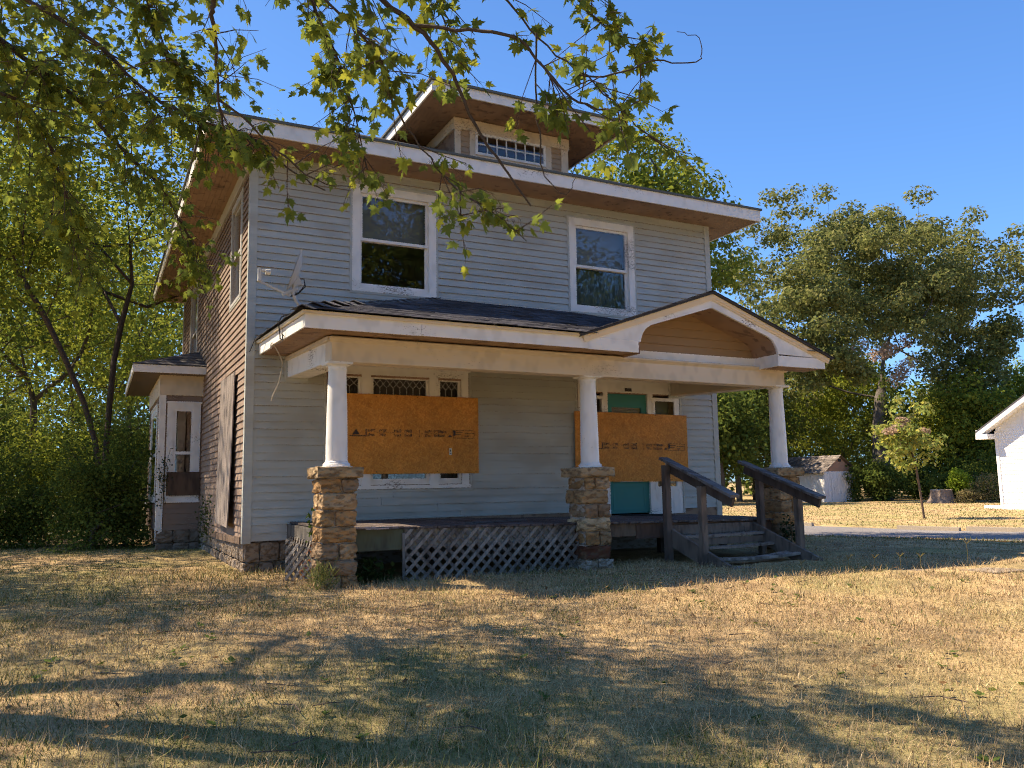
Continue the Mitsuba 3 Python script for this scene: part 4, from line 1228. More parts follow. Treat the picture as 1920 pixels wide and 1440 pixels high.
for sd, (x, y, r, h, pal) in enumerate([(-4.6, 11.0, 1.5, 3.2, GREEN), (-3.0, 12.5, 1.4, 3.0, YELLOW), (-1.0, 12.0, 1.4, 3.2, GREEN), (-5.8, 15.5, 1.8, 3.8, YELLOW), (-2.2, 17.0, 1.8, 4.2, GREEN), (.6, 20.0, 2.0, 4.6, GREEN), (-4.6, 24.0, 2.4, 5.0, GREEN), (-1.2, 26.0, 2.4, 5.2, YELLOW)]):
    tree("understory_bush", ["nearest green bush under the left woods", "yellow green bush just behind the twin trunks", "green bush behind the side bay", "yellow green bush at the left edge of the woods", "taller green bush in the middle of the left woods", "green bush deep behind the bay roof", "large green bush far back at the left", "large yellow green bush far back behind the twin trunks"][sd], "bush", (x, y, gz(x, y) - .1), [(x, y, .5)], (x, y, h * .5), (r, r, h * .58), 80, 70, .40, .11, pal, 140 + sd, .05, "bushes in the woods at the left", hollow=.15, bumps=.6)
tree("dark_shrub", "dense dark green shrub spreading against the side bay of the house", "shrub", (-1.9, 6.6, -.2), [(-1.9, 6.6, .3)], (-1.75, 6.95, .85), (1.15, .95, 1.45), 150, 110, .25, .075, DARK, 160, .05, None, hollow=.1, bumps=.7)
tree("dark_shrub", "low shaded shrub at the left edge of the lawn", "shrub", (-3.9, 8.6, -.2), [(-3.9, 8.6, .3)], (-3.5, 8.6, .6), (1.6, .9, 1.3), 110, 90, .3, .08, DARK, 161, .04, None, hollow=.1, bumps=.65)

# behind and right of the house
tree("yard_tree", "yellow green tree rising behind the right end of the roof", "tree", (11.5, 6.3, -.4), [(11.5, 6.3, 2.4), (11.6, 6.2, 3.6)], (11.6, 6.1, 7.7), (2.9, 2.8, 4.2), 190, 110, .40, .14, YELLOW, 201, .16, "yard trees right of the house", bumps=.35)
tree("roadside_tree", "low branching green tree seen under the porch roof across the street", "tree", (42.5, 36.5, -.6), [(42.4, 36.5, 3.0), (42.3, 36.5, 5.0)], (42, 36.5, 6.8), (6.0, 5.0, 6.0), 150, 110, .8, .28, GREEN, 202, .25, "yard trees right of the house", bark=(.2, .18, .16), hollow=.2)
rngk = np.random.default_rng(77)
pc_ = np.vstack([in_crown(rngk, (46.5, 28.8, 16.2), (8.8, 7.5, 6.8), 150, .3, .3, 3), in_crown(rngk, (57.0, 29.0, 16.5), (7.6, 7.0, 6.0), 120, .3, .3, 5), in_crown(rngk, (40.5, 28.0, 12.2), (4.6, 4.5, 3.4), 45, .3, .3, 6), in_crown(rngk, (61, 28.5, 12.6), (4.5, 4.5, 2.6), 40, .3, .3, 8), in_crown(rngk, (42.0, 27.8, 9.0), (3.4, 3.6, 2.2), 30, .3, .3, 10), in_crown(rngk, (58.2, 28.0, 9.6), (3.6, 3.6, 2.2), 28, .3, .3, 11)])
pe = tree("pecan_tree", "large spreading tree with olive leaves and a thick trunk across the street", "tree", (49.0, 28.8, -.7), [(49.1, 28.8, 2.0), (49.3, 28.8, 5.0), (49.6, 28.8, 7.0)], (50, 28.8, 17.2), (7.5, 7, 4.2), 44, 165, .66, .28, OLIVE, 203, .72, None, bark=(.10, .09, .08), extra=pc_, hollow=.3)
for k, (a, b, s, n) in enumerate((((46.5, 26.6, 9.6), (48.6, 26.9, 10.4), .45, 420), ((49.2, 27.3, 8.0), (50.4, 27.0, 9.4), .4, 420), ((43.2, 26.0, 9.6), (44.8, 26.2, 10.2), .4, 260), ((50.0, 26.8, 10.6), (50.6, 27.0, 11.4), .3, 160))):
    ts = np.linspace(0, 1, 6)[:, None]
    add(pe, "caterpillar_web", leaves(rngk, np.array(a) * (1 - ts) + np.array(b) * ts, n // 6, s, .2, TAN, .6), "leaf", label="pinkish tan caterpillar web with dead leaves", kind="stuff")
vi = leaves(rngk, [(49.0 + .1 * z + rngk.normal(0, .35), 28.1 + rngk.normal(0, .2), z) for z in np.linspace(3.2, 9.0, 30)], 60, .45, .2, DARK + GREEN[:1], .8)
add(pe, "vine", vi, "leaf", kind="stuff", label="dark vine covering the middle of the trunk")
for sd, (x, y, h, r, n, pal) in enumerate([(35.5, 30.5, 8.5, 3.4, 90, GREEN), (40.5, 37.0, 11.5, 4.5, 100, YELLOW), (46.0, 38.5, 12.5, 5.0, 110, OLIVE), (53.5, 36.0, 13.0, 5.2, 120, YELLOW), (55.5, 27.0, 9.0, 3.8, 100, YELLOW), (60.5, 30.0, 10.5, 4.6, 110, OLIVE), (66.0, 26.0, 10.5, 4.8, 110, YELLOW), (61.0, 20.5, 8.0, 3.6, 90, YELLOW), (58.0, 42.0, 14.0, 6.0, 100, YELLOW), (74.0, 30.0, 11.5, 5.6, 100, YELLOW), (31.0, 36.0, 10.0, 4.5, 90, GREEN), (72.0, 14.0, 9.5, 4.6, 90, OLIVE)]):
    tree("background_tree", ["green tree beside the left of the white shed", "green tree behind the white shed", "tall dark tree behind the white shed and the large tree", "sunlit tree right behind the large tree", "green tree between the large trunk and the white house", "olive tree behind the street corner at the right", "sunlit yellow green tree above the white house", "green tree close behind the white house", "far green tree behind the large tree", "tall far tree at the right edge", "far tree seen under the porch roof", "olive tree behind the white house roof"][sd], "tree",
         (x, y, gz(x, y) - .2), [(x + .1, y, h * .16), (x, y, h * .28)], (x, y, h * .56), (r, r, h * .46), n, 100, .80, .29, pal, 210 + sd, .22, "background trees across the street", hollow=.2)
for sd, (x, y, r, h, pal) in enumerate([(47.5, 27.5, 1.2, 1.9, DARK), (50.8, 27.0, 1.3, 1.9, GREEN), (53.0, 25.5, 1.8, 2.4, DARK), (47.0, 22.0, 1.0, 1.2, GREEN), (51.5, 22.5, 1.5, 2.2, DARK), (55.5, 21.5, 2.2, 3.0, DARK), (46.6, 27.2, .9, 2.4, DARK), (52.0, 31.0, 3.5, 6.0, DARK), (57.5, 27.0, 3.2, 5.5, DARK), (58.0, 35.0, 4.0, 7.0, DARK), (47.5, 34.0, 2.6, 4.6, DARK), (38.0, 41.0, 3.4, 5.0, DARK), (33.0, 39.0, 2.8, 3.6, DARK), (35.5, 35.0, 1.8, 2.4, DARK), (44.0, 42.0, 3.0, 4.5, DARK)]):
    tree("background_bush", ["dark bush at the foot of the large trunk", "green bush right of the large trunk", "dark bush behind the sapling", "small green bush in front of the large trunk", "dark bush left of the tree stump", "dark bush behind the tree stump", "dark bush between the white shed and the large trunk", "tall dark thicket behind the large trunk", "tall dark thicket behind the tree stump", "far tall dark thicket behind the sapling", "dark thicket right behind the white shed", "dark thicket left of the white shed", "far dark thicket seen under the porch beside the house corner", "low dark bush seen behind the right stair rail", "far dark thicket behind the shed roof"][sd], "bush", (x, y, gz(x, y) - .2), [(x, y, .3)], (x, y, h * .42), (r, r, h * .58), 46, 70, .5 if r < 2 else .8, .2, pal, 240 + sd, .05, "bushes across the street", hollow=.1)
tree("bright_bush", "bright yellow green bush behind the tree stump", "bush", (45.9, 20.6, -.55), [(45.9, 20.6, .2)], (45.9, 20.6, .75), (.62, .55, .75), 40, 70, .22, .13, [(.16, .22, .02), (.2, .25, .03), (.12, .17, .02)], 260, .03)
tree("weedy_bush", "tall weedy bush with dry stems beside the white house", "bush", (47.2, 19.6, -.55), [(47.2, 19.6, .1)], (47.6, 19.4, .35), (2.0, 1.0, .85), 70, 60, .32, .11, [(.11, .12, .045), (.15, .14, .07), (.19, .15, .08), (.08, .10, .03)], 261, .02)
tree("weedy_bush", "short dry weeds at the foot of the tree stump", "bush", (45.6, 19.9, -.55), [(45.6, 19.9, -.2)], (45.6, 19.9, -.2), (1.2, .6, .5), 30, 60, .22, .1, [(.2, .16, .08), (.15, .14, .06)], 262, .015)
tree("sapling", "slender young tree with yellowing leaves on the lawn across the street", "tree", (26.75, 9.1, -.55), [(26.62, 9.1, .6), (26.5, 9.1, 1.4), (26.25, 9.1, 2.4), (26.05, 9.1, 3.1)], (26.0, 9.1, 2.7), (1.25, 1.1, 1.35), 46, 38, .23, .17, [(.20, .23, .06), (.27, .25, .05), (.16, .20, .05), (.23, .225, .07)], 263, .055, bark=(.17, .12, .09), hollow=.2, droop=.8)
sk = "sapling"
for a in ((25.0, 9.0, 2.85), (25.35, 9.0, 2.95), (25.65, 9.0, 3.05), (25.8, 9.0, 3.3), (27.0, 9.0, 2.9)):
    add(sk, "caterpillar_web", leaves(rngk, [a], 130, .16, .1, TAN, .3, .5), "leaf", kind="stuff", label="tan caterpillar web")
fw_r = np.random.default_rng(300)
fc = []
for k in range(520):
    a = fw_r.uniform(-.20, 1.42)
    r_ = fw_r.uniform(85, 100)
    hh = 9 + 3.5 * meshkit.noise(np.array([[a * 14, 0, 0]]), 4)[0]
    fc.append((CAM[0] + r_ * math.sin(a), CAM[1] + r_ * math.cos(a), fw_r.uniform(-.5, hh)))
add(None, "woods", leaves(fw_r, fc, 90, 1.6, .62, GREEN + DARK, .3), "leaf")
labels["woods"] = {"label": "far line of green woods behind everything", "category": "woods", "kind": "stuff"}
# a tree behind the camera that the upstairs windows mirror, and two more along the street
for sd, (x, y, h, r, n, pal) in enumerate([(10.8, -26.0, 18.0, 6.0, 190, GREEN), (21.6, -26.0, 13.6, 3.8, 130, GREEN), (2.0, -30.0, 16.0, 6.0, 150, GREEN), (-9.0, -27.0, 15.0, 6.0, 150, DARK), (27.5, -27.0, 10.5, 3.2, 100, GREEN)]):
    tree("street_tree", ["tallest tree behind the photographer mirrored dark in the left upstairs window", "tree behind the photographer mirrored low in the right upstairs window", "broad tree behind the photographer", "dark broad tree behind the photographer towards the left", "small tree behind the photographer mirrored at the edge of the right upstairs window"][sd], "tree", (x, y, -.5), [(x, y, 2.0), (x + .1, y, 3.5)], (x, y, h * .58), (r, r, h * .44), n, 85, .9, .30, pal, 280 + sd, .2, "trees behind the photographer", hollow=.2)


# ---- the maple over the camera
def maple_leaf():
    """A five lobed leaf, stalk at the origin, about 1 long along +y, as a fan."""
    half = [(0.0, 0.0), (.10, .05), (.30, -.06), (.26, .10), (.50, .16), (.36, .26), (.56, .50), (.36, .47), (.20, .44), (.24, .66), (.13, .68), (.0, 1.0)]
    pts = half + [(-x, y) for x, y in half[-2:0:-1]]
    c = (0, .30)
    P = np.array([c] + pts, float)
    z = -.22 * np.abs(P[:, 0]) ** 1.4 - .18 * np.maximum(P[:, 1] - .2, 0) ** 1.5
    V = np.stack([P[:, 0], P[:, 1], z], -1)
    n = len(pts)
    F = np.array([[0, 1 + k, 1 + (k + 1) % n] for k in range(n)])
    return V, F


MLV, MLF = maple_leaf()
rngm = np.random.default_rng(501)
maple = thing("maple_tree", "overhanging maple tree with pointed lobed leaves across the top left", "tree")
BR = dict(
    a=[(-3.6, -5.9, 4.35), (-2.78, -5.93, 4.21), (-2.55, -5.67, 4.2), (-2.18, -5.37, 4.09), (-1.79, -5.04, 3.82), (-1.5, -4.77, 3.67), (-1.33, -4.51, 3.48), (-1.13, -4.25, 3.25), (-1.0, -4.1, 3.12)],
    b=[(-3.5, -6.0, 3.7), (-2.72, -6.21, 3.64), (-2.39, -5.86, 3.69), (-2.23, -5.34, 3.47), (-2.13, -4.83, 3.22), (-2.05, -4.5, 3.0)],
    c=[(-1.4, -7.5, 4.9), (-1.34, -7.44, 4.09), (-1.39, -7.33, 3.93), (-1.39, -7.29, 3.86), (-1.35, -7.22, 3.73), (-1.34, -7.15, 3.6), (-1.31, -7.08, 3.44), (-1.27, -7.01, 3.28)],
    d=[(-1.31, -7.08, 3.46), (-1.12, -7.05, 3.33), (-0.86, -6.93, 3.19), (-0.59, -6.84, 3.1), (-0.39, -6.8, 3.13)],
    e=[(-2.9, -6.2, 4.5), (-2.11, -6.27, 4.12), (-1.74, -6.33, 3.79), (-1.47, -6.38, 3.64), (-1.27, -6.47, 3.54), (-1.0, -6.57, 3.44), (-0.72, -6.64, 3.21), (-0.54, -6.65, 3.14)],
    f=[(-1.6, -7.7, 5.0), (-0.79, -7.95, 3.97), (-0.55, -7.92, 3.83), (-0.34, -7.92, 3.72), (-0.16, -7.9, 3.57), (-0.03, -7.86, 3.4), (0.11, -7.82, 3.2), (0.27, -7.81, 3.02), (0.45, -7.81, 2.79)],
    p=[(-1.0, -7.6, 4.1), (-0.52, -7.7, 3.65), (-0.36, -7.6, 3.37), (-0.17, -7.56, 3.16), (0.05, -7.55, 2.94), (0.31, -7.61, 2.78), (0.5, -7.65, 2.62)],
    g=[(-0.34, -7.92, 3.72), (-0.09, -8.12, 3.66), (0.1, -8.28, 3.58), (0.23, -8.3, 3.5), (0.32, -8.37, 3.32), (0.47, -8.4, 3.21), (0.64, -8.48, 3.16), (0.73, -8.56, 3.18), (0.73, -8.61, 3.26)],
    h=[(-.6, -8.0, 4.8), (0.01, -8.07, 4.09), (0.15, -8.13, 3.9), (0.32, -8.2, 3.67), (0.51, -8.31, 3.46), (0.68, -8.43, 3.25), (0.81, -8.45, 3.12), (1.05, -8.52, 2.92)],
    i=[(0.51, -8.3, 3.43), (0.7, -8.41, 3.42), (0.87, -8.57, 3.47), (1.03, -8.67, 3.43), (1.08, -8.74, 3.46), (1.04, -8.76, 3.54), (0.95, -8.71, 3.59)],
    j=[(0.26, -8.28, 3.64), (0.35, -8.11, 3.29), (0.42, -8.03, 3.06), (0.46, -7.99, 2.92), (0.59, -8.02, 2.81), (0.63, -8.09, 2.91)],
    k=[(-.1, -8.0, 4.9), (0.48, -8.13, 4.2), (0.67, -8.19, 3.94), (0.79, -8.29, 3.77), (0.92, -8.32, 3.68)],
    l=[(-.5, -7.7, 4.7), (-0.22, -7.79, 4.2), (-0.1, -7.76, 3.9), (-0.03, -7.66, 3.69)],
    m=[(-1.3, -7.2, 4.95), (-0.83, -7.05, 4.48), (-0.66, -6.92, 4.21), (-0.49, -6.83, 3.99), (-0.35, -6.71, 3.68), (-0.24, -6.68, 3.27)],
    n=[(-2.2, -6.5, 4.95), (-1.8, -6.33, 4.63), (-1.65, -6.09, 4.41), (-1.48, -5.89, 4.23), (-1.13, -5.82, 4.25)],
)
MR = dict(a=.022, b=.016, c=.020, d=.008, e=.014, f=.019, p=.008, g=.011, h=.008, i=.006, j=.006, k=.008, l=.008, m=.012, n=.011)


def smooth_line(pts, k=4, wob=0.0, rng=None):
    p = np.array(pts, float)
    out = []
    ext = np.vstack([2 * p[0] - p[1], p, 2 * p[-1] - p[-2]])
    for i in range(1, len(ext) - 2):
        for s in range(k):
            t = s / k
            a, b, c, d = ext[i - 1:i + 3]
            out.append(.5 * ((2 * b) + (c - a) * t + (2 * a - 5 * b + 4 * c - d) * t * t + (3 * b - a - 3 * c + d) * t ** 3))
    out.append(p[-1])
    out = np.array(out)
    return out + (rng.normal(0, wob, out.shape) if wob else 0)


limbs = MB((.075, .06, .05))
limbs.tube(smooth_line([(-5.6, -4.2, -.6), (-5.5, -4.2, 1.0), (-5.3, -4.3, 2.4)]), np.linspace(.30, .22, 9), 12)
LIMB = smooth_line([(-5.3, -4.3, 2.3), (-4.6, -4.9, 3.8), (-3.5, -5.8, 4.8), (-2.4, -6.7, 5.25), (-1.5, -7.5, 5.1), (-.6, -7.95, 4.95), (.2, -8.1, 4.85)])
limbs.tube(LIMB, np.linspace(.15, .022, len(LIMB)), 8)
limbs.tube(smooth_line([(-4.9, -4.7, 3.2), (-4.3, -5.5, 4.1), (-3.5, -5.9, 4.3)]), np.linspace(.09, .04, 9), 7)
for k_, pts in BR.items():
    L_ = smooth_line(pts, 4, .006, rngm)
    limbs.tube(L_, np.linspace(MR[k_], MR[k_] * .30, len(L_)), 6)
up_attr = np.vstack([in_crown(rngm, (-4.9, -2.6, 7.2), (3.6, 3.3, 2.9), 120, .25, .3, 4), in_crown(rngm, (-3.0, -4.6, 5.6), (1.5, 1.7, 1.5), 74, .1, .3, 9), in_crown(rngm, (-6.9, 1.6, 7.6), (2.6, 3.2, 2.4), 80, .1, .3, 12)])
tb, _ = skeleton(rngm, [(-5.3, -4.3, 2.3), (-5.3, -4.0, 3.4), (-5.2, -3.6, 4.6), (-5.1, -3.2, 5.8)], up_attr, .2, .010)
v_, f_, c_ = tb.arrays()
limbs.put(v_, f_, (.075, .06, .05))
twig_tips = []
LEAFY = dict(a=(.1, 1.0, 1.9), b=(.05, 1.0, 2.0), c=(.1, .95, .55), d=(.1, .75, .25), e=(.05, .8, 1.8), f=(.1, .50, .75), p=(.15, 1.0, 1.0), g=(.1, .95, .42), h=(.1, 1.0, .36), i=(.1, .45, .3), j=(.0, .25, .25), k=(.1, 1.0, 1.2), l=(.1, 1.0, 1.3), m=(.1, .95, 1.5), n=(.05, 1.0, 2.1))
LP, LD = [], []          # leaf positions and directions of hanging
twigs = MB((.085, .06, .05))
for k_, pts in BR.items():
    L_ = smooth_line(pts, 6)
    seg = np.linalg.norm(np.diff(L_, axis=0), axis=1); cum = np.concatenate([[0], np.cumsum(seg)])
    a_, b_, dens = LEAFY[k_]
    n_tw = int(dens * 19 * cum[-1] * (b_ - a_)) + 1
    for q in range(n_tw):
        s = cum[-1] * (a_ + (b_ - a_) * rngm.random())
        i_ = min(np.searchsorted(cum, s), len(L_) - 1)
        base = L_[i_]
        tdir = nrm(L_[min(i_ + 1, len(L_) - 1)] - L_[max(i_ - 1, 0)] + 1e-6)
        d = nrm(tdir * .6 + rngm.normal(0, .75, 3) + (0, 0, -.12))
        Lt = rngm.uniform(.12, .46)
        tip = base + d * Lt + (0, 0, -.10 * Lt)
        midp = base + d * Lt * .5 + rngm.normal(0, .015, 3)
        twigs.tube([base, midp, tip], [.0042, .003, .0018], 4)
        for m_i in range(rngm.integers(5, 10)):
            t = rngm.uniform(.25, 1.0)
            p = base + (tip - base) * t
            ld_ = nrm(d * .35 + rngm.normal(0, .6, 3) + (0, 0, -.75))
            st = rngm.uniform(.03, .07)
            e_ = p + ld_ * st
            twigs.tube([p, e_], [.0013, .0009], 3)
            LP.append(e_); LD.append(ld_)
for a in up_attr:
    for m_i in range(60 if a[0] < -3.5 else 52):
        p = a + rngm.normal(0, 1, 3) * (.29, .29, .2)
        LP.append(p); LD.append(nrm(rngm.normal(0, .6, 3) + (0, 0, -.7)))
LP, LD = np.array(LP), np.array(LD)
nl = len(LP)
size = rngm.uniform(.05, .098, nl)
S_ = np.cross(LD, rngm.normal(0, .5, (nl, 3)) + np.array([.1, .2, 1.0])); S_ /= np.linalg.norm(S_, axis=1, keepdims=True)
N_ = np.cross(S_, LD)
MP = np.array([(0.095, 0.120, 0.022), (0.120, 0.142, 0.022), (0.075, 0.098, 0.022), (0.160, 0.168, 0.022), (0.085, 0.108, 0.024)])
mcol = MP[rngm.integers(0, 5, nl)] * rngm.uniform(1.3, 2.3, (nl, 1))
order = np.argsort(np.linalg.norm(LP - CAM, axis=1))
inview = ((LP - CAM) @ RT / ((LP - CAM) @ FW) > -.66) & ((LP - CAM) @ UP / ((LP - CAM) @ FW) < .50) & ((LP - CAM) @ FW > 0)
order = order[np.argsort(~inview[order], kind="stable")]
single, rest = order[:300], order[300:]
add(maple, "limbs", limbs, "bark", smooth=True)
add(maple, "twigs", twigs, "bark", smooth=False, kind="stuff")
leaf_ply = [ply((MLV, MLF), "leaf", color=np.tile(c * 1.8, (len(MLV), 1))) for c in MP]
for q in single:
    M = np.eye(4); M[:3, 0], M[:3, 1], M[:3, 2], M[:3, 3] = S_[q] * size[q], LD[q] * size[q], N_[q] * size[q] * rngm.uniform(.3, 1.6), LP[q]
    scene[numbered(maple + "__leaf")] = {**leaf_ply[q % 5], "to_world": T(M)}
R = rest
curl = rngm.uniform(.2, 1.7, (len(R), 1, 1))
V = LP[R][:, None] + size[R][:, None, None] * (MLV[None, :, :1] * S_[R][:, None] + MLV[None, :, 1:2] * LD[R][:, None] + curl * MLV[None, :, 2:] * N_[R][:, None])
F = MLF[None] + (np.arange(len(R)) * len(MLV))[:, None, None]
add(maple, "leaves", MB().put(V.reshape(-1, 3), F.reshape(-1, 3), np.repeat(mcol[R], len(MLV), 0)), "leaf", kind="stuff")

# ---- vines and weeds by the house
vr = np.random.default_rng(610)
for (nm, lb, c, r, n, sz, pal) in (("weed", "pale grass tuft at the foot of the left stone pier", (.42, -2.75, .02), (.13, .12, .14), 260, .16, [(.17, .19, .06), (.22, .22, .09)]),
                                   ("weed", "dark weeds in the gap under the porch deck", (1.15, -2.3, .02), (.30, .22, .14), 200, .10, [(.045, .07, .02), (.06, .09, .025)]),
                                   ("weed", "vine climbing the stair side of the right pier", (7.62, -2.70, .22), (.12, .05, .25), 130, .07, [(.03, .05, .02)]),
                                   ("weed", "thin vine climbing the foot of the brown side wall", (-.10, 3.6, .55), (.06, .9, .45), 240, .06, [(.05, .07, .025)]),
                                   ("weed", "sprig of leaves behind the left stone pier", (.50, -2.05, .66), (.06, .08, .16), 40, .08, [(.06, .10, .02)]),
                                   ("weed", "shrub tips reaching over the corner of the side bay", (-.72, 5.25, 1.3), (.14, .10, .5), 140, .06, [(.03, .05, .022)])):
    wk_ = thing(nm, lb, "plant")
    pts = np.array(c) + vr.normal(0, .55, (n, 3)) * r
    mb = MB()
    for p in pts:
        d = nrm(vr.normal(0, .45, 3) + (0, 0, .8 if "tuft" in lb else 0)); s = nrm(np.cross(d, vr.normal(0, 1, 3)))
        L = sz * vr.uniform(.5, 1.2); w = L * (.04 if "tuft" in lb else .3)
        mb.put([p, p + d * L * .5 + s * w, p + d * L, p + d * L * .5 - s * w], [[0, 1, 2, 3]], np.array(pal[vr.integers(len(pal))]) * vr.uniform(.7, 1.3))
    add(wk_, "foliage", mb, "leaf")
    st = MB((.08, .07, .05))
    if sz < .1:
        for q in range(6):
            a = pts[vr.integers(n)]; b = pts[vr.integers(n)]
            st.tube([a, (a + b) / 2 + vr.normal(0, .03, 3), b], .004, 4)
        add(wk_, "stem", st, "bark")
for k, (x, y, h) in enumerate([(8.15, -5.25, .30), (6.55, -4.75, .16), (6.9, -4.85, .15), (7.25, -4.95, .16), (7.5, -5.05, .15), (5.9, -4.6, .12)]):
    z = float(ground(x, y))
    wd = thing("seedhead_weed", ["tall forked seedhead standing by the paving slabs at the right", "leftmost short seedhead at the edge of the house shadow", "second short seedhead from the left at the shadow edge", "third short seedhead from the left at the shadow edge", "fourth short seedhead from the left at the shadow edge", "lone short seedhead in front of the steps"][k], "plant", "grass seedheads by the shadow edge")
    mb = MB((.30, .25, .10))
    mb.tube([(x, y, z), (x + .01, y, z + h * .6), (x + .02, y + .01, z + h)], .0035, 4)
    for q in range(4):
        a = q * 1.7
        mb.tube([(x + .02, y + .01, z + h), (x + .02 + .05 * math.cos(a), y + .05 * math.sin(a), z + h + .05)], .003, 4)
    add(wd, "stalk", mb, "leaf")

# ------------------------------------------------------------------ shed, stump, fence, white house across the street
sd_ = thing("white_shed", "small white shed with a patchy grey roof across the street", "shed")
SX0, SX1, SY0, SY1, SZ, SE, SA = 43.0, 46.05, 28.6, 33.8, -.6, 1.62, 2.75
shw = add(sd_, "wall", MB((.78, .76, .73)).prism([(SX0, SZ), (SX1, SZ), (SX1, SE), (SX0, SE)], lambda u, v, t: (u, t, v), SY0, SY1), "painted")
for k in range(17):
    y = SY0 + k * (SY1 - SY0) / 17
    add(shw, "board", MB((.78, .76, .73)).box(SX0 - .03, SX0, y, y + .29, SZ + .1, SE), "painted")
for k in range(10):
    x = SX0 + k * .305
    add(shw, "board", MB((.70, .68, .65)).box(x, x + .29, SY0 - .03, SY0, SZ + .1, SE), "painted")
add(sd_, "gable", MB((.36, .20, .12)).prism([(SX0 + .02, SE + .001), (SX1 - .02, SE + .001), ((SX0 + SX1) / 2, SA - .06)], lambda u, v, t: (u, t, v), SY0 + .01, SY0 + .1), "painted")
add(sd_, "vent", MB((.03, .025, .02)).box(44.45, 44.75, SY0 - .01, SY0 + .005, 2.28, 2.48), "painted")
sr = add(sd_, "roof", MB((.16, .14, .13)).put([(SX0 - .3, SY0 - .25, SE - .12), (SX1 + .3, SY0 - .25, SE - .12), ((SX0 + SX1) / 2, SY0 - .25, SA), (SX0 - .3, SY1 + .2, SE - .12), (SX1 + .3, SY1 + .2, SE - .12), ((SX0 + SX1) / 2, SY1 + .2, SA)], [[0, 2, 5, 3], [1, 4, 5, 2]]), "shingle")
rs_ = np.random.default_rng(71)
rows = MB()
for r in range(9):
    for k in range(16):
        t0, t1 = r / 9, (r + 1.1) / 9
        y0_ = SY0 - .25 + k * .355 + .17 * (r % 2)
        P = lambda t, l: (SX0 - .3 + (1.825) * t, SE - .12 + (SA - SE + .12) * t + l)
        a, b = P(t0, .035), P(min(t1, 1), .012)
        c = np.array((.19, .165, .15)) * rs_.uniform(.5, 1.45)
        rows.put([(a[0], y0_, a[1]), (a[0], y0_ + .34, a[1]), (b[0], y0_ + .34, b[1]), (b[0], y0_, b[1])], [[0, 1, 2, 3]], c)
add(sr, "shingles", rows, "shingle", kind="stuff")
add(sd_, "door_trim", MB((.5, .49, .47)).box(43.62, 43.66, SY0 - .045, SY0 - .03, SZ + .2, 1.2).box(43.9, 43.95, SY0 - .05, SY0 - .03, .3, .5), "painted")
sv = thing("vine_bush", "dark vine bush climbing the right end of the white shed", "bush")
add(sv, "foliage", leaves(rs_, [(45.6 + rs_.normal(0, .3), SY0 - .35 + rs_.normal(0, .15), z) for z in np.linspace(-.3, 1.9, 26)], 40, .3, .17, DARK + GREEN[:1], .5), "leaf", kind="stuff")

stu = thing("tree_stump", "wide cut tree stump on the lawn across the street", "stump")
pr_ = []
sm = MB()
na = 22
for z, r in ((-.62, .95), (-.35, .78), (-.1, .68), (.15, .63), (.31, .61)):
    pr_.append([(45.05 + r * (1 + .12 * math.sin(3 * a * 2 * math.pi / na + 1) + .07 * math.sin(7 * a * 2 * math.pi / na)) * math.cos(a * 2 * math.pi / na), 21.3 + r * math.sin(a * 2 * math.pi / na), z + .03 * math.sin(a)) for a in range(na)])
sm.put(np.array(pr_).reshape(-1, 3), [[r * na + a, r * na + (a + 1) % na, (r + 1) * na + (a + 1) % na, (r + 1) * na + a] for r in range(4) for a in range(na)], (.23, .18, .145))
add(stu, "bark", sm, "bark", smooth=True)
add(stu, "cut_face", MB((.50, .40, .30)).put([(45.05, 21.3, .33)] + pr_[-1], [[0, 1 + a, 1 + (a + 1) % na] for a in range(na)]), "painted")
fe = thing("picket_fence", "weathered picket fence behind the weedy bush beside the white house", "fence")
for k in range(34):
    x, y = 53.2 + k * .16, 22.6 - k * .10
    add(fe, "picket", MB(tuple(np.array((.27, .21, .16)) * rs_.uniform(.7, 1.25))).box(x, x + .13, y, y + .02, -.6, .95 + rs_.uniform(-.05, .05)), "old_wood")
add(fe, "fence_rail", MB((.2, .16, .12)).bar((53.2, 22.64, .5), (58.6, 19.25, .5), .04, .09).bar((53.2, 22.64, -.1), (58.6, 19.25, -.1), .04, .09), "old_wood")

wh = thing("white_house", "white clapboard house at the right edge across the street", "house")
WX, WY0, WY1, WE, WA = 36.8, 1.2, 12.34, 3.45, 6.95
wm = frame_map((WX, 0, 0), (0, 1, 0), (-1, 0, 0))
ww = add(wh, "gable_wall", MB((.80, .79, .78)).prism([(WY0, -.7), (WY1, -.7), (WY1, WE), ((WY0 + WY1) / 2, WA - .12), (WY0, WE)], lambda u, v, t: (t, u, v), WX, WX + .2), "painted")
z = -.36
while z < WA - .3:
    hwid = WY1 - WY0 if z < WE - .1 else max(0.0, (WA - .15 - z) / (WA - WE) * (WY1 - WY0))
    y0_ = (WY0 + WY1) / 2 - hwid / 2; y1_ = y0_ + hwid
    if hwid > .3:
        add(ww, "clapboard", mapped(MB((.80, .795, .79)).put([(x, w_, zz) for x in (y0_, y1_) for w_, zz in ((0, z), (.026, z), (.005, z + .17), (0, z + .17))], [[0, 1, 5, 4], [1, 2, 6, 5], [2, 3, 7, 6], [0, 3, 2, 1], [4, 5, 6, 7]]), wm), "painted")
    z += .17
add(wh, "skirt", MB((.80, .79, .77)).box(WX - .03, WX, WY0, WY1, -.7, -.37), "painted")
add(wh, "corner_board", MB((.82, .81, .8)).box(WX - .05, WX + .1, WY1 - .09, WY1 + .05, -.37, WE - .2), "painted")
add(wh, "side_wall", MB((.80, .79, .78)).box(WX + .2, WX + 12, WY1 - .15, WY1, -.7, WE), "painted")
sl_ = (WA - WE) / ((WY1 - WY0) / 2)
yc = (WY0 + WY1) / 2
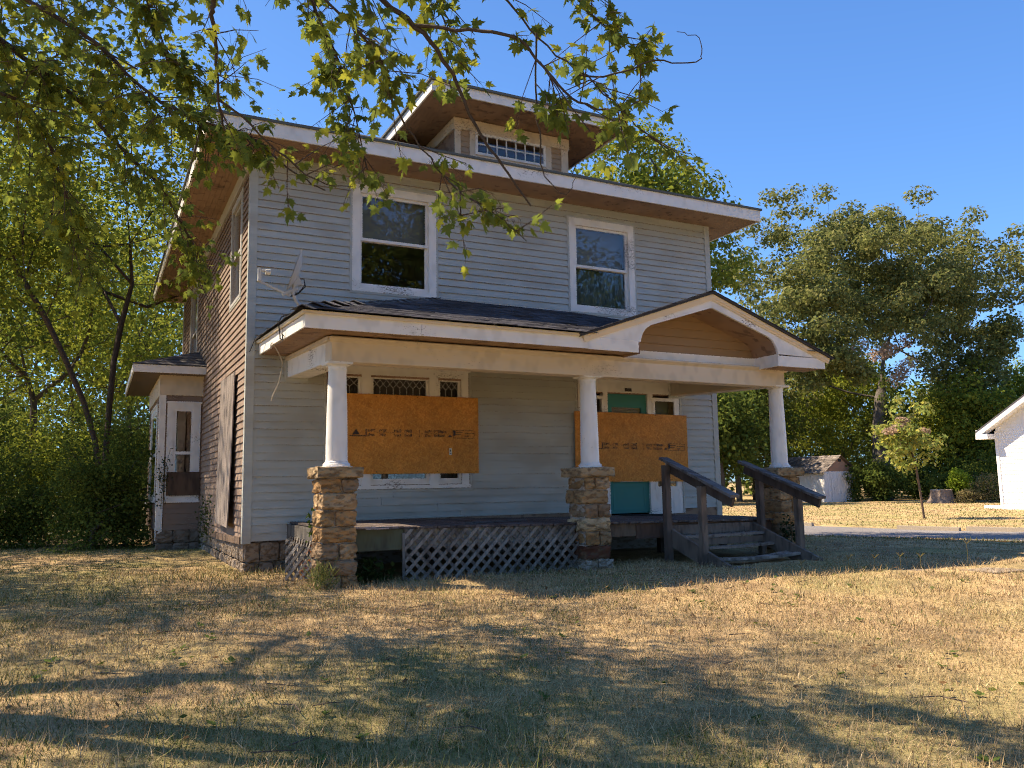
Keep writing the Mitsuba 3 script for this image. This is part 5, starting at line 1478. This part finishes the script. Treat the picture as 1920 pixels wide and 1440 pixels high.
for s in (-1, 1):
    ye = yc + s * ((WY1 - WY0) / 2 + .62)
    ze = WE - .62 * sl_ + .10
    zt = WA + .10
    add(wh, "roof_slope", MB((.10, .10, .105)).put([(x, y, zz) for x in (WX - .62, WX + 12) for y, zz in ((ye, ze + .03), (yc, zt + .03), (yc, zt + .09), (ye, ze + .09))], [[0, 1, 5, 4], [2, 3, 7, 6], [3, 0, 4, 7], [0, 3, 2, 1], [4, 5, 6, 7]]), "shingle")
    add(wh, "rake_board", MB((.84, .83, .82)).put([(x, y, zz) for x in (WX - .60, WX - .56) for y, zz in ((ye, ze - .22), (yc, zt - .20), (yc, zt + .025), (ye, ze + .025))], BOXF[:0].reshape(0, 3) if False else [[0, 1, 2, 3], [4, 7, 6, 5], [0, 4, 5, 1], [3, 2, 6, 7], [0, 3, 7, 4]]), "painted")
    add(wh, "soffit", MB((.80, .79, .78)).put([(x, y, zz) for x in (WX - .56, WX) for y, zz in ((ye, ze - .16), (yc, zt - .14), (yc, zt + .02), (ye, ze + .02))], [[0, 4, 5, 1], [0, 1, 2, 3], [4, 7, 6, 5]]), "painted")
add(wh, "eave_return", MB((.83, .82, .81)).box(WX - .6, WX - .001, WY1 + .05, WY1 + .64, WE - .58, WE - .34), "painted")
add(wh, "eave_fascia", MB((.83, .82, .81)).box(WX - .56, WX + 12, WY1 + .60, WY1 + .64, WE - .40, WE - .12).box(WX, WX + 12, WY1, WY1 + .6, WE - .40, WE - .37), "painted")
add(wh, "step", MB((.7, .7, .69)).box(WX + .6, WX + 1.4, WY1 + .1, WY1 + 1.3, -.6, -.34), "painted")

# ------------------------------------------------------------------ grass
gr = np.random.default_rng(900)


def allowed(x, y):
    inside = (x > -.05) & (x < W + .05) & (y > -.02) & (y < D)
    deck = (x > .8) & (x < 7.8) & (y > -2.2) & (y < 0)
    steps = (x > 5.5) & (x < 7.2) & (y > -3.8) & (y < -2.2)
    rd_ = (road_s(x, y) > -.05) & (road_s(x, y) < 7.2)
    slabs = (x > 6.9) & (x < 10.8) & (np.abs((y + 5.1) + .33 * (x - 7.2)) < .25) & (gr.random(len(x)) < .8)
    return ~(inside | deck | steps | rd_ | slabs)


def tone(x, y):
    """How green the lawn is, 0 dry to 1 green."""
    q = np.stack([x * .55, y * .55, x * 0], -1)
    g = .60 * meshkit.fbm(q, 3, 41) + .40 * meshkit.fbm(q * 5, 2, 43)
    return sstep(.42, .66, g + .10 * sstep(2.5, -2.5, x) - .10 * sstep(3.5, 8, x))


STRAW = np.array([(.40, .285, .145), (.46, .34, .18), (.31, .22, .11), (.36, .25, .13), (.50, .385, .22)])
BLADE = np.array([(.12, .14, .035), (.16, .175, .045), (.09, .11, .03), (.20, .20, .065)])


def blades(n, r_lo, r_hi, power, w0, h_lo, h_hi, lean, straw_bias=0.0, a_lo=-.95, a_hi=.95, seg=1, lift=0.0):
    u = gr.random(n)
    r = (r_lo ** power + u * (r_hi ** power - r_lo ** power)) ** (1 / power)
    a = YAW + gr.uniform(a_lo, a_hi, n)
    x, y = CAM[0] + r * np.sin(a), CAM[1] + r * np.cos(a)
    k = allowed(x, y); x, y, r = x[k], y[k], r[k]; n = len(x)
    clump = meshkit.fbm(np.stack([x * 3.3, y * 3.3, x * 0], -1), 2, 51)
    g = tone(x, y)
    green = gr.random(n) < np.clip(.15 + .78 * g - straw_bias, 0, 1)
    z = ground(x, y) + lumps(x, y) * sstep(26, 12, np.hypot(x - 1, y + 5)) * sstep(0.0, -1.5, road_s(x, y)) - .004 + lift
    h = gr.uniform(h_lo, h_hi, n) * (.55 + .95 * clump) * np.where(green, 1.2, .85)
    ang = gr.uniform(0, 2 * math.pi, n)
    le = gr.uniform(.2, 1.0, n) * lean
    d = np.stack([np.cos(ang) * le, np.sin(ang) * le, np.sqrt(np.maximum(1 - le ** 2, .02))], -1)
    sa = gr.uniform(0, 2 * math.pi, n)
    s = np.stack([np.cos(sa), np.sin(sa), np.zeros(n)], -1)
    w = (w0 * np.maximum(1, r / 6.0) * gr.uniform(.6, 1.3, n))[:, None]
    p = np.stack([x, y, z], -1)
    col = np.where(green[:, None], BLADE[gr.integers(0, 4, n)], STRAW[gr.integers(0, 5, n)]) * gr.uniform(.7, 1.25, (n, 1))
    mb = MB()
    if seg == 1:
        V = np.stack([p - s * w / 2, p + s * w / 2, p + d * h[:, None]], 1).reshape(-1, 3)
        mb.put(V, np.arange(n)[:, None] * 3 + [0, 1, 2], np.repeat(col, 3, 0))
    else:
        m = p + d * h[:, None] * .55
        t = p + d * h[:, None] * .95 + np.stack([np.cos(ang), np.sin(ang), -.7 * np.ones(n)], -1) * (h * .28)[:, None]
        V = np.stack([p - s * w / 2, p + s * w / 2, m + s * w * .4, m - s * w * .4, t], 1).reshape(-1, 3)
        b = np.arange(n)[:, None] * 5
        mb.put(V, np.vstack([b + [0, 1, 2], b + [0, 2, 3], b + [3, 2, 4]]), np.repeat(col, 5, 0))
    return mb


gmesh = MB()
for part in (blades(150000, 2.4, 9.0, 1.0, .0042, .018, .048, .9, seg=2), blades(170000, 7.0, 20.0, .9, .0048, .018, .042, .85), blades(70000, 18.0, 60.0, 1.0, .006, .04, .07, .7, -.16, -.7, .75)):
    gmesh.put(*part.arrays())
# dry clippings lying flat on the lawn
gmesh.put(*blades(120000, 2.4, 13.0, .9, .0040, .04, .12, 1.0, .62, lift=.016).arrays())
tu = MB()
for k in range(230):      # taller tufts here and there
    r_, a_ = 2.6 + 8.5 * gr.random() ** 1.3, YAW + gr.uniform(-.8, .75)
    x0_, y0_ = CAM[0] + r_ * math.sin(a_), CAM[1] + r_ * math.cos(a_)
    if not allowed(np.array([x0_]), np.array([y0_]))[0]:
        continue
    gcol = gr.random() < .45
    for q in range(gr.integers(8, 20)):
        x, y = x0_ + gr.normal(0, .045), y0_ + gr.normal(0, .045)
        z = float(ground(x, y)) + float(lumps(np.array([x]), np.array([y]))[0]) - .004
        a2, L = gr.uniform(0, 6.28), gr.uniform(.04, .10) * (1 if gcol else .8)
        le = gr.uniform(.25, .9)
        d = np.array((math.cos(a2) * le, math.sin(a2) * le, math.sqrt(1 - le * le)))
        s = np.array((-math.sin(a2), math.cos(a2), 0)) * .0026
        p = np.array((x, y, z)); m = p + d * L * .6; t = p + d * L + np.array((math.cos(a2), math.sin(a2), -.8)) * L * .25
        c = (BLADE[gr.integers(4)] if gcol else STRAW[gr.integers(5)]) * gr.uniform(.8, 1.2)
        tu.put([p - s, p + s, m + s * .8, m - s * .8, t], [[0, 1, 2], [0, 2, 3], [3, 2, 4]], c)
gmesh.put(*tu.arrays())
add(None, "grass", gmesh, "grass_blade")
labels["grass"] = {"label": "short dry straw and green grass blades covering the lawn", "category": "grass", "kind": "stuff"}
fl = MB()
for k in range(420):
    x, y = gr.uniform(-2.5, 7), gr.uniform(-9, -2.8)
    z = float(ground(x, y)) + float(lumps(np.array([x]), np.array([y]))[0]) + .045
    d = nrm((gr.normal(), gr.normal(), gr.normal() * .25)); s = nrm(np.cross(d, (gr.normal() * .3, gr.normal() * .3, 1)))
    L = gr.uniform(.03, .06)
    fl.put([(x, y, z), np.array((x, y, z)) + d * L * .5 + s * L * .35, np.array((x, y, z)) + d * L, np.array((x, y, z)) + d * L * .5 - s * L * .35], [[0, 1, 2, 3]], np.array([(.2, .12, .06), (.12, .14, .03), (.26, .17, .09)][gr.integers(3)]))
for k in range(90):      # broadleaf weeds, flat rosettes
    r_, a_ = 2.8 + 8 * gr.random(), YAW + gr.uniform(-.8, .7)
    x0_, y0_ = CAM[0] + r_ * math.sin(a_), CAM[1] + r_ * math.cos(a_)
    if not allowed(np.array([x0_]), np.array([y0_]))[0]:
        continue
    z = float(ground(x0_, y0_)) + float(lumps(np.array([x0_]), np.array([y0_]))[0]) + .012
    for q in range(gr.integers(5, 9)):
        a2 = gr.uniform(0, 6.28); d = nrm((math.cos(a2), math.sin(a2), gr.uniform(.1, .6))); s = np.array((-math.sin(a2), math.cos(a2), 0)); L = gr.uniform(.03, .075); p = np.array((x0_, y0_, z))
        fl.put([p, p + d * L * .6 + s * L * .3, p + d * L, p + d * L * .6 - s * L * .3], [[0, 1, 2, 3]], np.array((.13, .19, .05)) * gr.uniform(.7, 1.2))
add(None, "fallen_leaves", fl, "leaf")
tw = MB((.12, .09, .07))
for k in range(46):
    x, y = gr.uniform(-2.4, 5.5), gr.uniform(-9.2, -3.2)
    a2, L = gr.uniform(0, 6.28), gr.uniform(.08, .32)
    z = float(ground(x, y)) + float(lumps(np.array([x]), np.array([y]))[0]) + .035
    tw.tube([(x, y, z), (x + .5 * L * math.cos(a2), y + .5 * L * math.sin(a2), z + .012), (x + L * math.cos(a2 + .3), y + L * math.sin(a2 + .3), z)], [.004, .0035, .002], 5)
add(None, "fallen_twigs", tw, "bark")
labels["fallen_twigs"] = {"label": "thin fallen twigs lying in the grass", "category": "twigs", "kind": "stuff"}
labels["fallen_leaves"] = {"label": "fallen brown leaves and small broadleaf weeds scattered on the lawn", "category": "leaves", "kind": "stuff"}
